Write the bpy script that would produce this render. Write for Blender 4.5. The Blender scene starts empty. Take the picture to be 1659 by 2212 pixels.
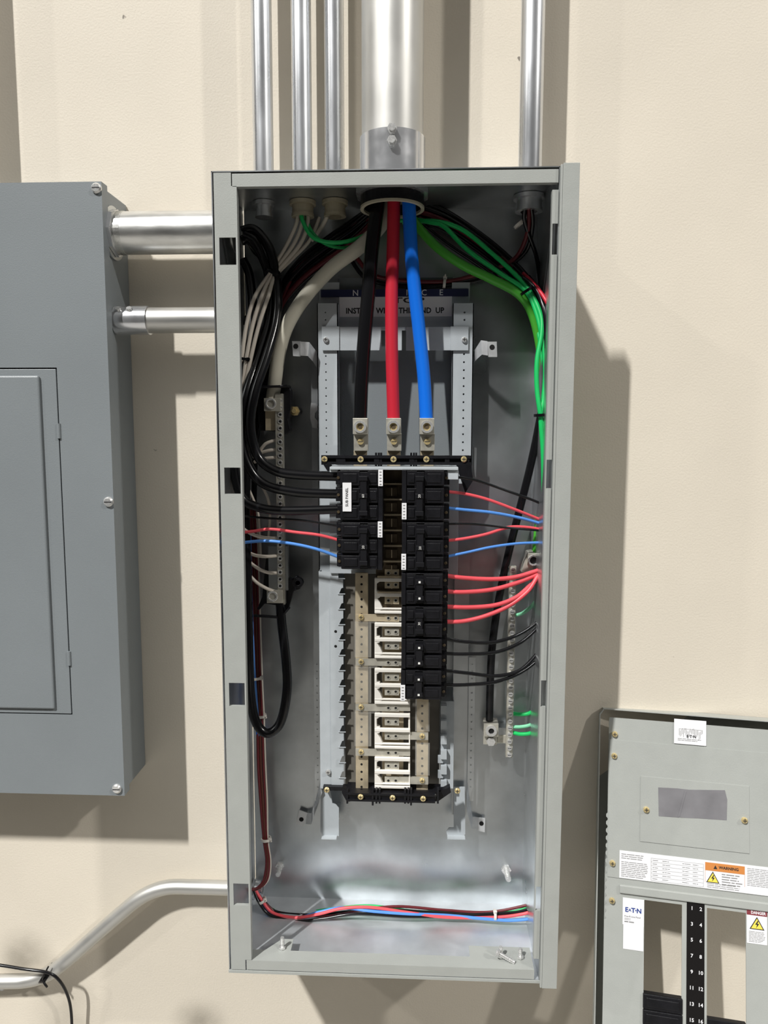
import bpy, math, random
from mathutils import Vector, Matrix
random.seed(7)
C = bpy.context.scene.collection
V = Vector
# ---------------------------------------------------------------- camera maths
CAM = V((.29925, -1.11572, .87145)); YAW, PIT, ROL, FPX = .04568, .10863, .00131, 1619.02
def axes():
    cy, sy = math.cos(YAW), math.sin(YAW)
    F = V((-sy*math.cos(PIT), cy*math.cos(PIT), -math.sin(PIT)))
    R = V((cy, sy, 0)); U = R.cross(F)
    c, s = math.cos(ROL), math.sin(ROL)
    return c*R+s*U, -s*R+c*U, F
CR, CU, CF = axes()
def ray(u, v): return CF*FPX + CR*(u-829.5) - CU*(v-1106)
def P(u, v, y):
    d = ray(u, v); return CAM + d*((y-CAM.y)/d.y)
def PX(px, y):            # size in metres of px pixels at depth y
    return px*(y-CAM.y)/FPX
def RC(u0, v0, u1, v1, y):
    um, vm = (u0+u1)/2, (v0+v1)/2
    return P(u0, vm, y).x, P(u1, vm, y).x, P(um, v1, y).z, P(um, v0, y).z
Z0, ZT, XW, YB = 0.0, 1.2434, .4965, .196      # enclosure
YW = .198
# ---------------------------------------------------------------- materials
MATS = {}
def mat(name, col, rough=.5, metal=0, bump=0, bscale=200, mottle=0, mscale=20, trans=0, spec=.5, alpha=1, stretch=None, col2=None, specks=0):
    m = bpy.data.materials.new(name); m.use_nodes = True
    nt = m.node_tree; b = nt.nodes['Principled BSDF']
    b.inputs['Base Color'].default_value = (*col, 1)
    b.inputs['Roughness'].default_value = rough; b.inputs['Metallic'].default_value = metal
    b.inputs['Transmission Weight'].default_value = trans
    b.inputs['Specular IOR Level'].default_value = spec
    b.inputs['Alpha'].default_value = alpha
    tc = nt.nodes.new('ShaderNodeTexCoord'); mp = nt.nodes.new('ShaderNodeMapping')
    nt.links.new(tc.outputs['Object'], mp.inputs['Vector'])
    if stretch: mp.inputs['Scale'].default_value = stretch
    if mottle:
        n = nt.nodes.new('ShaderNodeTexNoise'); n.inputs['Scale'].default_value = mscale; n.inputs['Detail'].default_value = 6
        nt.links.new(mp.outputs['Vector'], n.inputs['Vector'])
        r = nt.nodes.new('ShaderNodeValToRGB')
        c2 = col2 or tuple(min(1, c*(1+mottle)) for c in col)
        r.color_ramp.elements[0].color = (*[c*(1-mottle) for c in col], 1); r.color_ramp.elements[1].color = (*c2, 1)
        r.color_ramp.elements[0].position = .3; r.color_ramp.elements[1].position = .7
        nt.links.new(n.outputs['Fac'], r.inputs['Fac'])
        last = r.outputs['Color']
        if specks:
            v = nt.nodes.new('ShaderNodeTexNoise'); v.inputs['Scale'].default_value = 38; v.inputs['Detail'].default_value = 4
            nt.links.new(tc.outputs['Object'], v.inputs['Vector'])
            r2 = nt.nodes.new('ShaderNodeValToRGB'); r2.color_ramp.elements[0].position = .765; r2.color_ramp.elements[1].position = .79
            r2.color_ramp.elements[1].color = (specks, specks, specks, 1)
            nt.links.new(v.outputs['Fac'], r2.inputs['Fac'])
            mx = nt.nodes.new('ShaderNodeMix'); mx.data_type = 'RGBA'
            nt.links.new(r2.outputs['Color'], mx.inputs[0]); nt.links.new(last, mx.inputs[6]); mx.inputs[7].default_value = (.12, .10, .08, 1)
            last = mx.outputs[2]
        nt.links.new(last, b.inputs['Base Color'])
        if metal:
            rr = nt.nodes.new('ShaderNodeMapRange'); rr.inputs[3].default_value = max(.05, rough-.1); rr.inputs[4].default_value = rough+.12
            nt.links.new(n.outputs['Fac'], rr.inputs[0]); nt.links.new(rr.outputs[0], b.inputs['Roughness'])
    if bump:
        n2 = nt.nodes.new('ShaderNodeTexNoise'); n2.inputs['Scale'].default_value = bscale; n2.inputs['Detail'].default_value = 4
        nt.links.new(mp.outputs['Vector'], n2.inputs['Vector'])
        bp = nt.nodes.new('ShaderNodeBump'); bp.inputs['Strength'].default_value = bump; bp.inputs['Distance'].default_value = .002
        nt.links.new(n2.outputs['Fac'], bp.inputs['Height']); nt.links.new(bp.outputs['Normal'], b.inputs['Normal'])
    MATS[name] = m; return m
M = MATS
mat('wall_paint', (.70, .64, .54), .62, bump=.2, bscale=300, mottle=.035, mscale=5, specks=.8)
mat('grey_paint', (.375, .39, .37), .42, bump=.12, bscale=500, mottle=.03, mscale=30)
mat('slate_paint', (.21, .232, .245), .42, bump=.12, bscale=500, mottle=.03, mscale=8)
mat('rail_paint', (.44, .475, .50), .4, bump=.08, bscale=500, mottle=.04, mscale=40)
mat('galvanized_floor', (.74, .77, .80), .52, metal=.8, mottle=.12, mscale=14, bump=.08, bscale=60)
mat('galvanized', (.56, .585, .60), .31, metal=.92, mottle=.22, mscale=9, bump=.08, bscale=60)
mat('zinc_bracket', (.62, .63, .64), .33, metal=.45, mottle=.12, mscale=60)
mat('emt_steel', (.78, .80, .83), .27, metal=.92, mottle=.14, mscale=30, stretch=(1, 1, .25), bump=.03, bscale=50)
mat('rigid_steel', (.70, .70, .68), .33, metal=.9, mottle=.28, mscale=45, stretch=(.25, 1, 1), bump=.12, bscale=60)
mat('satin_steel', (.60, .595, .57), .42, metal=.8, mottle=.06, mscale=12)
mat('fitting_zinc', (.72, .73, .75), .2, metal=.8, mottle=.04, mscale=40)
mat('screw_steel', (.75, .75, .74), .25, metal=.65, mottle=.1, mscale=300)
mat('brass', (.80, .64, .33), .25, metal=.6, mottle=.12, mscale=300)
mat('tin_plate', (.56, .54, .47), .3, metal=.5, mottle=.12, mscale=90)
mat('copper_bus', (.60, .51, .36), .35, metal=.45, mottle=.15, mscale=60)
mat('dark_amber', (.10, .075, .045), .35, metal=.3, mottle=.3, mscale=60)
mat('black_plastic', (.008, .008, .010), .36, spec=.35, mottle=.25, mscale=80, bump=.15, bscale=700)
mat('black_handle', (.011, .011, .013), .3, spec=.4)
mat('black_rubber', (.008, .008, .009), .6)
mat('recess_shade', (.004, .004, .004), .9)  # near-black that paints the shade inside holes, sockets and the door gap
mat('white_plastic', (.80, .77, .71), .42)
mat('label_white', (.80, .80, .82), .5)
mat('ivory_plastic', (.36, .32, .23), .4)
mat('ivory_rim', (.50, .46, .35), .4)
mat('strip_black', (.008, .007, .007), .7, spec=.15)
mat('ink', (.02, .02, .022), .6)
mat('ink_grey', (.25, .25, .25), .6)
mat('ink_blue', (.02, .05, .25), .6)
mat('navy_print', (.015, .02, .08), .5)
mat('amp_white', (.75, .75, .72), .5)
mat('orange_print', (.60, .23, .06), .5)
mat('maroon_print', (.22, .04, .05), .5)
mat('yellow_print', (.85, .68, .10), .5)
mat('duct_tape', (.26, .255, .27), .35, metal=.25, mottle=.12, mscale=25, bump=.3, bscale=40)
mat('clear_plastic', (.80, .78, .72), .12, alpha=.10, spec=.8)
mat('ins_black', (.006, .006, .007), .2, spec=.45)
mat('ins_red', (.52, .015, .035), .42)
mat('ins_red_bright', (.80, .09, .11), .4)
mat('ins_darkred', (.13, .010, .015), .4)
mat('ins_brown', (.10, .022, .012), .4)
mat('ins_blue', (.0, .15, .74), .42)
mat('ins_blue_light', (.09, .28, .74), .4)
mat('ins_green', (.01, .50, .12), .38)
mat('ins_green_pale', (.22, .62, .38), .4)
mat('ins_green_lime', (.07, .42, .035), .42)
mat('ins_white', (.66, .60, .52), .4)
mat('ins_cream', (.62, .59, .49), .45)
mat('tie_white', (.72, .68, .62), .4)
# ---------------------------------------------------------------- mesh builder
class MB:
    def __init__(s): s.v = []; s.f = []; s.m = []; s.ms = []; s.sm = []
    def mi(s, name):
        if name not in s.ms: s.ms.append(name)
        return s.ms.index(name)
    def add(s, vs, fs, m, smooth=False):
        o = len(s.v); k = s.mi(m); s.v += [tuple(p) for p in vs]
        for f in fs: s.f.append(tuple(i+o for i in f)); s.m.append(k); s.sm.append(smooth)
        return s
    def box(s, x0, x1, y0, y1, z0, z1, m):
        if x0 > x1: x0, x1 = x1, x0
        if y0 > y1: y0, y1 = y1, y0
        if z0 > z1: z0, z1 = z1, z0
        vs = [(x, y, z) for x in (x0, x1) for y in (y0, y1) for z in (z0, z1)]
        return s.add(vs, [(0, 1, 3, 2), (4, 6, 7, 5), (0, 4, 5, 1), (2, 3, 7, 6), (0, 2, 6, 4), (1, 5, 7, 3)], m)
    def pbox(s, u0, v0, u1, v1, y, t, m):        # box whose front face at depth y
        x0, x1, z0, z1 = RC(u0, v0, u1, v1, y); return s.box(x0, x1, y, y+t, z0, z1, m)
    def prism(s, pts, y0, y1, m):                # outline in XZ, extruded in y
        a = sum(pts[i][0]*pts[(i+1) % len(pts)][1]-pts[(i+1) % len(pts)][0]*pts[i][1] for i in range(len(pts)))
        if a < 0: pts = pts[::-1]
        n = len(pts)
        vs = [(x, y0, z) for x, z in pts]+[(x, y1, z) for x, z in pts]
        fs = [tuple(range(n)), tuple(range(2*n-1, n-1, -1))]+[(i, i+n, (i+1) % n+n, (i+1) % n) for i in range(n)]
        return s.add(vs, fs, m)
    def pprism(s, uv, y, t, m): return s.prism([(P(u, v, y).x, P(u, v, y).z) for u, v in uv], y, y+t, m)
    def cyl(s, a, b, r, m, n=24, r2=None, smooth=True):
        a, b = V(a), V(b); d = (b-a).normalized(); r2 = r if r2 is None else r2
        q = V((0, 0, 1)) if abs(d.z) < .9 else V((1, 0, 0)); e1 = d.cross(q).normalized(); e2 = d.cross(e1)
        ring = [(math.cos(2*math.pi*i/n), math.sin(2*math.pi*i/n)) for i in range(n)]
        va = [a+(e1*c+e2*t)*r for c, t in ring]; vb = [b+(e1*c+e2*t)*r2 for c, t in ring]
        s.add(va+vb, [((i+1) % n, i, i+n, (i+1) % n+n) for i in range(n)], m, smooth)
        s.add(va, [tuple(range(n))], m); s.add(vb, [tuple(range(n-1, -1, -1))], m); return s
    def ring(s, c, ax, ri, ro, h, m, n=28):      # washer / bushing centred at c, along ax
        d = V(ax).normalized(); q = V((0, 0, 1)) if abs(d.z) < .9 else V((1, 0, 0)); e1 = d.cross(q).normalized(); e2 = d.cross(e1)
        c = V(c); vs = []
        for r, t in ((ri, -h/2), (ro, -h/2), (ro, h/2), (ri, h/2)):
            vs += [c+d*t+(e1*math.cos(2*math.pi*i/n)+e2*math.sin(2*math.pi*i/n))*r for i in range(n)]
        fs = []
        for k in range(4):
            k2 = (k+1) % 4
            fs += [(k*n+i, k*n+(i+1) % n, k2*n+(i+1) % n, k2*n+i) for i in range(n)]
        return s.add(vs, fs, m, False)
    def tube(s, pts, r, m, n=12, res=8, caps=True):
        pts = [V(p) for p in pts]; out = []
        if len(pts) > 2:
            for i in range(len(pts)-1):
                p0 = pts[max(i-1, 0)]; p1 = pts[i]; p2 = pts[i+1]; p3 = pts[min(i+2, len(pts)-1)]
                for k in range(res):
                    t = k/res
                    out.append(.5*((2*p1)+(p2-p0)*t+(2*p0-5*p1+4*p2-p3)*t*t+(3*p1-p0-3*p2+p3)*t**3))
            out.append(pts[-1])
        else: out = pts
        vs = []; e = None
        for i, p in enumerate(out):
            d = (out[min(i+1, len(out)-1)]-out[max(i-1, 0)]).normalized()
            if e is None:
                q = V((0, 1, 0)) if abs(d.y) < .9 else V((1, 0, 0)); e = d.cross(q).normalized()
            else: e = (e-d*e.dot(d)).normalized()
            g = d.cross(e)
            vs += [p+(e*math.cos(2*math.pi*k/n)+g*math.sin(2*math.pi*k/n))*r for k in range(n)]
        fs = [(i*n+k, i*n+(k+1) % n, (i+1)*n+(k+1) % n, (i+1)*n+k) for i in range(len(out)-1) for k in range(n)]
        s.add(vs, fs, m, True)
        if caps: s.add(vs[:n], [tuple(range(n-1, -1, -1))], m); s.add(vs[-n:], [tuple(range(n))], m)
        return s
    def perf(s, x0, x1, z0, z1, y, t, cx, zs, r, m):   # strip with a column of holes
        zs = sorted(zs); lo = z0
        for i, cz in enumerate(zs):
            hi = z1 if i == len(zs)-1 else (cz+zs[i+1])/2
            o = [(x0, lo), (cx, lo), (x1, lo), (x1, cz), (x1, hi), (cx, hi), (x0, hi), (x0, cz)]
            h = [(cx+r*math.cos(math.radians(a)), cz+r*math.sin(math.radians(a))) for a in (225, 270, 315, 0, 45, 90, 135, 180)]
            vs = [(a, y, b) for a, b in o+h]+[(a, y+t, b) for a, b in h+o]
            fs = [(k, (k+1) % 8, (k+1) % 8+8, k+8) for k in range(8)]+[(k+8, (k+1) % 8+8, (k+1) % 8+16, k+16) for k in range(8)]
            fs += [(k+24, k, (k+1) % 8, (k+1) % 8+24)[::-1] for k in range(8)]
            s.add(vs, fs, m); lo = hi
        return s
    def text(s, txt, x, y, z, size, m, rot=0, align='CENTER', sx=1, bold=.0):
        cu = bpy.data.curves.new('t', 'FONT'); cu.body = txt; cu.size = size; cu.align_x = align; cu.align_y = 'CENTER'; cu.offset = bold*size; cu.resolution_u = 2
        ob = bpy.data.objects.new('t', cu); C.objects.link(ob)
        dg = bpy.context.evaluated_depsgraph_get(); me = bpy.data.meshes.new_from_object(ob.evaluated_get(dg))
        c, n = math.cos(rot), math.sin(rot)
        vs = [(x+(p.co.x*sx*c-p.co.y*n), y, z+(p.co.x*sx*n+p.co.y*c)) for p in me.vertices]
        s.add(vs, [tuple(f.vertices) for f in me.polygons], m)
        bpy.data.objects.remove(ob); bpy.data.meshes.remove(me); bpy.data.curves.remove(cu); return s
    def lines(s, x0, x1, y, z1, z0, n, m, th=.35):   # illegible print: rows of small strokes
        h = (z1-z0)/n
        for i in range(n):
            z = z1-(i+.5)*h; x = x0; end = x1-(random.random()*.25)*(x1-x0)
            while x < end:
                w = min(random.uniform(2, 7)*h*.6, end-x); s.box(x, x+w, y, y+.0001, z-h*th/2, z+h*th/2, m); x += w+h*.35
        return s
def link(name, mb, parent=None, bevel=0, kind=None, label=None):
    me = bpy.data.meshes.new(name); me.from_pydata(mb.v, [], mb.f)
    for k in mb.ms: me.materials.append(M[k])
    me.polygons.foreach_set('material_index', mb.m); me.polygons.foreach_set('use_smooth', mb.sm); me.update()
    o = bpy.data.objects.new(name, me); C.objects.link(o)
    if parent is not None: o.parent = parent
    if bevel:
        b = o.modifiers.new('b', 'BEVEL'); b.width = bevel; b.segments = 2; b.limit_method = 'ANGLE'
    if kind: o['kind'] = kind
    if label: o['label'] = label
    return o
def tag(o, label, cat, group=None):
    o['label'] = label; o['category'] = cat
    if group: o['group'] = group
    return o
def thing(name, label, cat, loc=(0, 0, 0), group=None):
    o = bpy.data.objects.new(name, None); C.objects.link(o); o.location = loc; o.empty_display_size = .05
    if loc != (0, 0, 0): bpy.context.view_layer.update()
    return tag(o, label, cat, group)
def screw(mb, u, v, y, px, m='brass', h=.003, slot=True):
    c = P(u, v, y); r = PX(px/2, y)
    screw_at(mb, c.x, y, c.z, r, m, h, slot)
def screw_at(mb, x, y, z, r, m='brass', h=.003, slot=True):
    mb.cyl((x, y+.0005, z), (x, y-h*.5, z), r, m, 18); mb.cyl((x, y-h*.5, z), (x, y-h, z), r, m, 18, r2=r*.72)
    if slot:
        mb.box(x-r*.6, x+r*.6, y-h-.0003, y-h+.001, z-r*.1, z+r*.1, 'ink'); mb.box(x-r*.1, x+r*.1, y-h-.0003, y-h+.001, z-r*.6, z+r*.6, 'ink')
# ---------------------------------------------------------------- setting
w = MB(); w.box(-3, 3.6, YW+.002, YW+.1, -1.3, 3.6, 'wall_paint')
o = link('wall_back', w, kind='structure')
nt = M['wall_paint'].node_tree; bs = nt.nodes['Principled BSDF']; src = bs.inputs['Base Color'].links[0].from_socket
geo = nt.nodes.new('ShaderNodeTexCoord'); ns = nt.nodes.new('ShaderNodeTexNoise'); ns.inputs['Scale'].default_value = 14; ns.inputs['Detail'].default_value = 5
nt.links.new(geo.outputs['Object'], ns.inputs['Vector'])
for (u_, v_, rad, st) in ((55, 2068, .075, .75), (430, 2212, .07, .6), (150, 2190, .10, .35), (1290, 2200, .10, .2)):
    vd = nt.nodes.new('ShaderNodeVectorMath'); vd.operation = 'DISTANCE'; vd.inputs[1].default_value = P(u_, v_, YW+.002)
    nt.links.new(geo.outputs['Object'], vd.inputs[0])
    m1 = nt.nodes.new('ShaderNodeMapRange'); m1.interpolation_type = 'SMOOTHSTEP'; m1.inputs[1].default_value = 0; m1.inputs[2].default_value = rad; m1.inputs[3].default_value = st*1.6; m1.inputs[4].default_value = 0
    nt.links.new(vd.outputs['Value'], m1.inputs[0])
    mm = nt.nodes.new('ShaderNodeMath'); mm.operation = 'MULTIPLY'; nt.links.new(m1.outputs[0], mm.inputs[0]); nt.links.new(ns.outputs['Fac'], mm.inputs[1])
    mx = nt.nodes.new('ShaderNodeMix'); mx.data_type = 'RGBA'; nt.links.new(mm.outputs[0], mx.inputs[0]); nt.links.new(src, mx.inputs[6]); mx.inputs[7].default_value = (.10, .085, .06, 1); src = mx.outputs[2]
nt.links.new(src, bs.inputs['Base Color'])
w = MB(); w.box(-3, 3.6, -4.5, YW+.1, -1.35, -1.3, 'wall_paint')
mat('dark_tray', (.15, .14, .12), .5)
mat('concrete', (.28, .27, .25), .5, mottle=.15, mscale=2)
f = MB(); f.box(-3, 3.6, -4.5, YW+.1, -1.35, -1.3, 'concrete'); link('floor', f, kind='structure')
# ---------------------------------------------------------------- main enclosure
enc = thing('electrical_enclosure', 'tall open grey steel breaker box with cover removed, in the middle of the wall', 'breaker box')
G = 'grey_paint'
b = MB(); b.box(0, XW, YB-.0015, YB, Z0, ZT, 'galvanized'); link('back_panel', b, enc)
def slotwall(x0, x1, m): 
    return MB().box(x0, x1, .0025, YB, Z0, ZT, m)
link('side_panel', slotwall(-.0030, -.0015, 'galvanized'), enc, label='left galvanized side wall')
link('side_panel', slotwall(XW-.0005, XW+.001, 'galvanized'), enc, label='right galvanized side wall')
link('top_panel', MB().box(-.003, XW+.001, .0025, YB, ZT-.0012, ZT+.0003, 'galvanized'), enc)
link('bottom_panel', MB().box(-.003, XW+.001, .0025, YB, -.0015, 0, 'galvanized_floor'), enc)
# left flange with four cut-outs
xa, xb, xs = .0010, .0345, .0265
def zz(v, u=490): return P(u, v, 0).z
def flange(m, x0, x1, hx0, hx1, holes, z0, z1):
    z = z1
    for (v0, v1) in holes:
        a, c = zz(v0), zz(v1)
        m.box(x0, x1, 0, .0015, a, z, G)
        if hx0 > x0: m.box(x0, hx0, 0, .0015, c, a, G)
        if hx1 < x1: m.box(hx1, x1, 0, .0015, c, a, G)
        z = c
    m.box(x0, x1, 0, .0015, z0, z, G)
b = MB(); zt = zz(402); zb = zz(2072)
hx0, hx1 = P(474, 545, 0).x, P(510, 545, 0).x
flange(b, xa, xb, hx0, hx1, [(513, 572), (1010, 1067), (1475, 1525), (1908, 1955)], zb, zt)
b.box(xa, xs, 0, .0015, zt, ZT-.003, G); b.box(xa, xs-.002, 0, .0015, .002, zb, G)
b.box(xb-.0015, xb, .0015, .011, zb, zt, G)       # folded return lip
for v0, v1 in [(513, 572), (1010, 1067), (1475, 1525), (1908, 1955)]:
    b.box(hx0, hx1, .0015, .006, zz(v1)-.0012, zz(v1), G)
link('front_flange', b, enc, label='left front flange with four rectangular cut-outs')
# right flange
def zr(v): return P(1185, v, 0).z
b = MB(); x0, x1 = .4868, .4955; z = zr(410)
hs = [(483, 550), (993, 1055), (1470, 1527), (1916, 1968)]
for v0, v1 in hs:
    a, c = zr(v0), zr(v1)
    b.box(x0, x1, 0, .0015, a, z, G); b.box(x0, x0+.0012, 0, .0015, c, a, G); z = c
    b.box(x0+.001, x1, .0015, .005, c-.0012, c, G)
b.box(x0, x1, 0, .0015, zr(2072), z, G); b.box(x0, x0+.0013, .0015, .011, zr(2072), zr(410), G)
link('front_flange', b, enc, label='right front flange with four slots')
b = MB(); b.box(.4972, .5005, -.0045, .012, -.0085, 1.2440, G); b.box(.5005, .5235, -.0055, .012, -.0085, 1.2455, G)
link('hinge_strip', b, enc, bevel=.0006)
b = MB(); b.box(xs+.0015, .4950, 0, .0015, 1.2215, ZT-.0045, G); b.box(xs+.0015, .4950, 0, .010, 1.2205, 1.222, G)
link('top_flange', b, enc, bevel=.0004)
b = MB(); b.box(xs, .4885, 0, .0015, .0025, .0185, G); b.box(xs, .4885, .0015, .026, .0172, .0185, G)
xx0, xx1 = .052, .093
b.prism([(xx0, 0), (xx1, 0), (xx1, .001), (xx0, .001)], .0, .0001, G)
b.add([(.052, .026, .0185), (.094, .026, .0185), (.094, .054, .0185), (.075, .054, .0185), (.052, .026, .0170), (.094, .026, .0170), (.094, .054, .0170), (.075, .054, .0170)],
      [(0, 1, 2, 3), (7, 6, 5, 4), (0, 4, 5, 1), (1, 5, 6, 2), (2, 6, 7, 3), (3, 7, 4, 0)], G)
b.box(.388, .4885, .026, .052, .0172, .0185, G)
link('bottom_flange', b, enc)
link('bottom_trim', MB().box(-.003, XW+.001, -.001, .0015, -.0035, .0005, G), enc)
# mounting bolts in the back, cover bolts on the lower lip
def bolt(name, p, d, r, L, label, grp, par=None):
    p = V(p); d = V(d).normalized(); mb = MB(); mb.cyl(p, p+d*L, r, 'screw_steel', 16)
    mb.cyl(p+d*.001, p+d*(r*1.4), r*1.9, 'screw_steel', 6, smooth=False)
    for k in range(5): mb.ring(p+d*(L*(.45+.1*k)), d, r*.7, r*1.12, L*.04, 'screw_steel', 14)
    o = link(name, mb, par)
    return o if par else tag(o, label, 'bolt', grp)
bolt('anchor_bolt', P(605, 1868, YB), (0.05, -1, -.05), .0042, .030, 'steel anchor bolt in the back panel at lower left inside the box', 'anchor bolts in the box back panel')
bolt('anchor_bolt', P(1093, 1876, YB), (0.02, -1, .0), .0048, .034, 'steel anchor bolt in the back panel at lower right inside the box', 'anchor bolts in the box back panel')
bolt('cover_bolt', (.0795, .030, .0185), (0, 0, 1), .003, .020, 'upright steel bolt standing on the tab at the lower left of the box', 'bolts at the bottom lip of the box')
bolt('cover_bolt', (.4385, .026, .0185), (0, .1, 1), .003, .018, 'upright steel bolt on the lower right tab, under the tilted one', 'bolts at the bottom lip of the box')
bolt('loose_bolt', (.4300, .018, .0340), (.93, -.15, -.45), .0032, .032, 'steel bolt lying tilted over the lower right tab of the box', 'bolts at the bottom lip of the box')
bolt('cover_bolt', (.4700, .026, .0185), (0, .1, 1), .003, .016, 'steel bolt in the lower right corner of the box lip, nearest the side', 'bolts at the bottom lip of the box')
# ---------------------------------------------------------------- left cabinet
cab = thing('cover_cabinet', 'closed blue-grey electrical cabinet with a door at the left edge of the wall', 'electrical cabinet', (-.45, .198, .25))
def ch(name, mb, parent, **k):
    o = link(name, mb, parent, **k)
    o.matrix_parent_inverse = parent.matrix_world.inverted() if parent.type == 'EMPTY' else Matrix.Identity(4)
    return o
LY = .088; LX = -.2005; LZ0, LZ1 = .2475, 1.2590
b = MB(); b.box(-.70, LX-.004, LY+.016, YW+.0019, LZ0+.004, LZ1-.004, 'slate_paint'); ch('body', b, cab, bevel=.002)
b = MB()
dx0, dx1, dz0, dz1 = -.60, -.2855, .3895, .9715
b.box(-.705, dx0, LY, LY+.003, LZ0, LZ1, 'slate_paint'); b.box(dx1, LX, LY, LY+.003, LZ0, LZ1, 'slate_paint')
b.box(dx0, dx1, LY, LY+.003, dz1, LZ1, 'slate_paint'); b.box(dx0, dx1, LY, LY+.003, LZ0, dz0, 'slate_paint')
b.box(LX-.003, LX, LY+.003, LY+.022, LZ0, LZ1, 'slate_paint'); b.box(-.705, LX-.003, LY+.003, LY+.022, LZ1-.003, LZ1, 'slate_paint'); b.box(-.705, LX-.003, LY+.003, LY+.022, LZ0, LZ0+.003, 'slate_paint')
b.box(dx0-.01, dx1+.01, LY+.006, LY+.008, dz0-.01, dz1+.01, 'recess_shade')  # black sheet behind the door, painted dark for the shaded gap
ch('cover_plate', b, cab)
b = MB(); b.box(dx0, dx1-.0022, LY+.0005, LY+.004, dz0+.002, dz1-.0022, 'slate_paint')
door = ch('door', b, cab, bevel=.0006)
b = MB(); b.box(dx0, P(105, 1100, LY).x-.004, LY-.0045, LY+.001, dz0+.011, dz1-.013, 'slate_paint'); ch('raised_panel', b, door, bevel=.0035)
for v in (931, 1422):
    b = MB(); p = P(125 if v < 1000 else 145, v, LY); b.cyl((dx1-.001, LY, p.z-.012), (dx1-.001, LY, p.z+.012), .0033, 'slate_paint', 10)
    ch('hinge', b, door)
for u, v in ((209, 407), (235, 1084), (253, 1703)):
    b = MB(); screw(b, u, v, LY, 22, 'screw_steel', .005, False); c = P(u, v, LY); b.box(c.x-.006, c.x+.006, LY-.0053, LY-.004, c.z-.0008, c.z+.0008, 'ink'); ch('cover_screw', b, cab, label='steel slotted cover screw')
# ---------------------------------------------------------------- conduits
def conduit(name, mb, label, grp): return tag(link(name, mb), label, 'conduit', grp)
GV = 'vertical conduits above the box'
b = MB().cyl((P(-70, 200, .145).x, .145, 1.255), (P(-70, 200, .145).x, .145, 2.6), .016, 'emt_steel', 32)
tag(link('steel_conduit', b), 'steel conduit above the left cabinet, its shadow showing at the upper left edge', 'conduit', GV)
def vert(u, v, y, px, label, m='emt_steel', name='steel_conduit'):
    c = P(u, v, y); r = PX(px/2, y); b = MB().cyl((c.x, y, ZT), (c.x, y, 2.6), r, m, 40)
    return conduit(name, b, label, GV), c.x, r
_, c1, r1 = vert(569, 340, .145, 42, 'thin vertical steel conduit, leftmost of those above the open box')
_, c2, r2 = vert(653, 340, .145, 41, 'thin vertical steel conduit, second from the left above the open box')
_, c3, r3 = vert(723, 340, .145, 40, 'thin vertical steel conduit just left of the fat pipe above the box')
_, c4, r4 = vert(848, 240, .099, 127, 'fat satin steel pipe rising from the middle of the box top', 'satin_steel', 'large_conduit')
_, c5, r5 = vert(1145, 340, .130, 48, 'vertical steel conduit standing alone at the right above the open box')
b = MB(); b.cyl((c4, .099, ZT+.0005), (c4, .099, P(848, 268, .05).z-.004), r4+.003, 'fitting_zinc', 48); b.ring((c4, .099, ZT+.004), (0, 0, 1), r4, r4+.008, .006, 'fitting_zinc', 48)
cp = tag(link('conduit_coupling', b), 'shiny set-screw coupling at the foot of the fat pipe, on the box top', 'coupling')
for v in (280, 306):
    b = MB(); c = P(847, v, .099-r4-.003); b.cyl((c.x, .099-r4+.002, c.z), (c.x, c.y-.007, c.z), .0075, 'screw_steel', 6, smooth=False); b.cyl((c.x, c.y-.007, c.z), (c.x, c.y-.010, c.z), .005, 'screw_steel', 12); link('set_screw', b, cp)
b = MB(); b.ring((c5, .13, ZT+.005), (0, 0, 1), r5, r5+.004, .012, 'fitting_zinc'); b.cyl((c5, .13-r5-.001, ZT+.006), (c5, .13-r5-.008, ZT+.006), .005, 'screw_steel', 8)
tag(link('conduit_connector', b), 'small zinc connector where the right-hand conduit enters the box top', 'conduit connector')
# fittings below the box ceiling
def bush(c, y, r, m1, m2, label, h=.014):
    b = MB(); b.ring((c, y, ZT-.005), (0, 0, 1), r*.7, r*1.35, .006, m1); b.ring((c, y, ZT-.008-h/2), (0, 0, 1), r*.75, r*1.08, h, m1); b.ring((c, y, ZT-.010-h), (0, 0, 1), r*.72, r*1.15, .005, m2)
    tag(link('conduit_bushing', b), label, 'conduit bushing', 'bushings under the box ceiling')
bush(c1, .145, r1*.8, 'fitting_zinc', 'fitting_zinc', 'small metal bushing under the box ceiling at far left')
bush(c2, .145, r2, 'ivory_plastic', 'ivory_plastic', 'tan plastic bushing under the ceiling where white and green wires come in')
bush(c3, .145, r3, 'ivory_plastic', 'ivory_plastic', 'tan plastic bushing under the ceiling, just left of the big feeder opening')
b = MB(); b.ring((c4, .099, ZT-.006), (0, 0, 1), r4*.96, r4*1.22, .008, 'fitting_zinc', 10); b.ring((c4, .099, ZT-.017), (0, 0, 1), r4*.93, r4*1.04, .018, 'black_plastic', 40); b.ring((c4, .099, ZT-.028), (0, 0, 1), r4*.94, r4*1.05, .0035, 'ivory_rim', 40)
tag(link('conduit_bushing', b), 'large ivory-rimmed bushing around the three thick feeder cables', 'conduit bushing', 'bushings under the box ceiling')
bush(c5, .130, r5, 'fitting_zinc', 'fitting_zinc', 'metal bushing under the box ceiling at far right')
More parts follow.
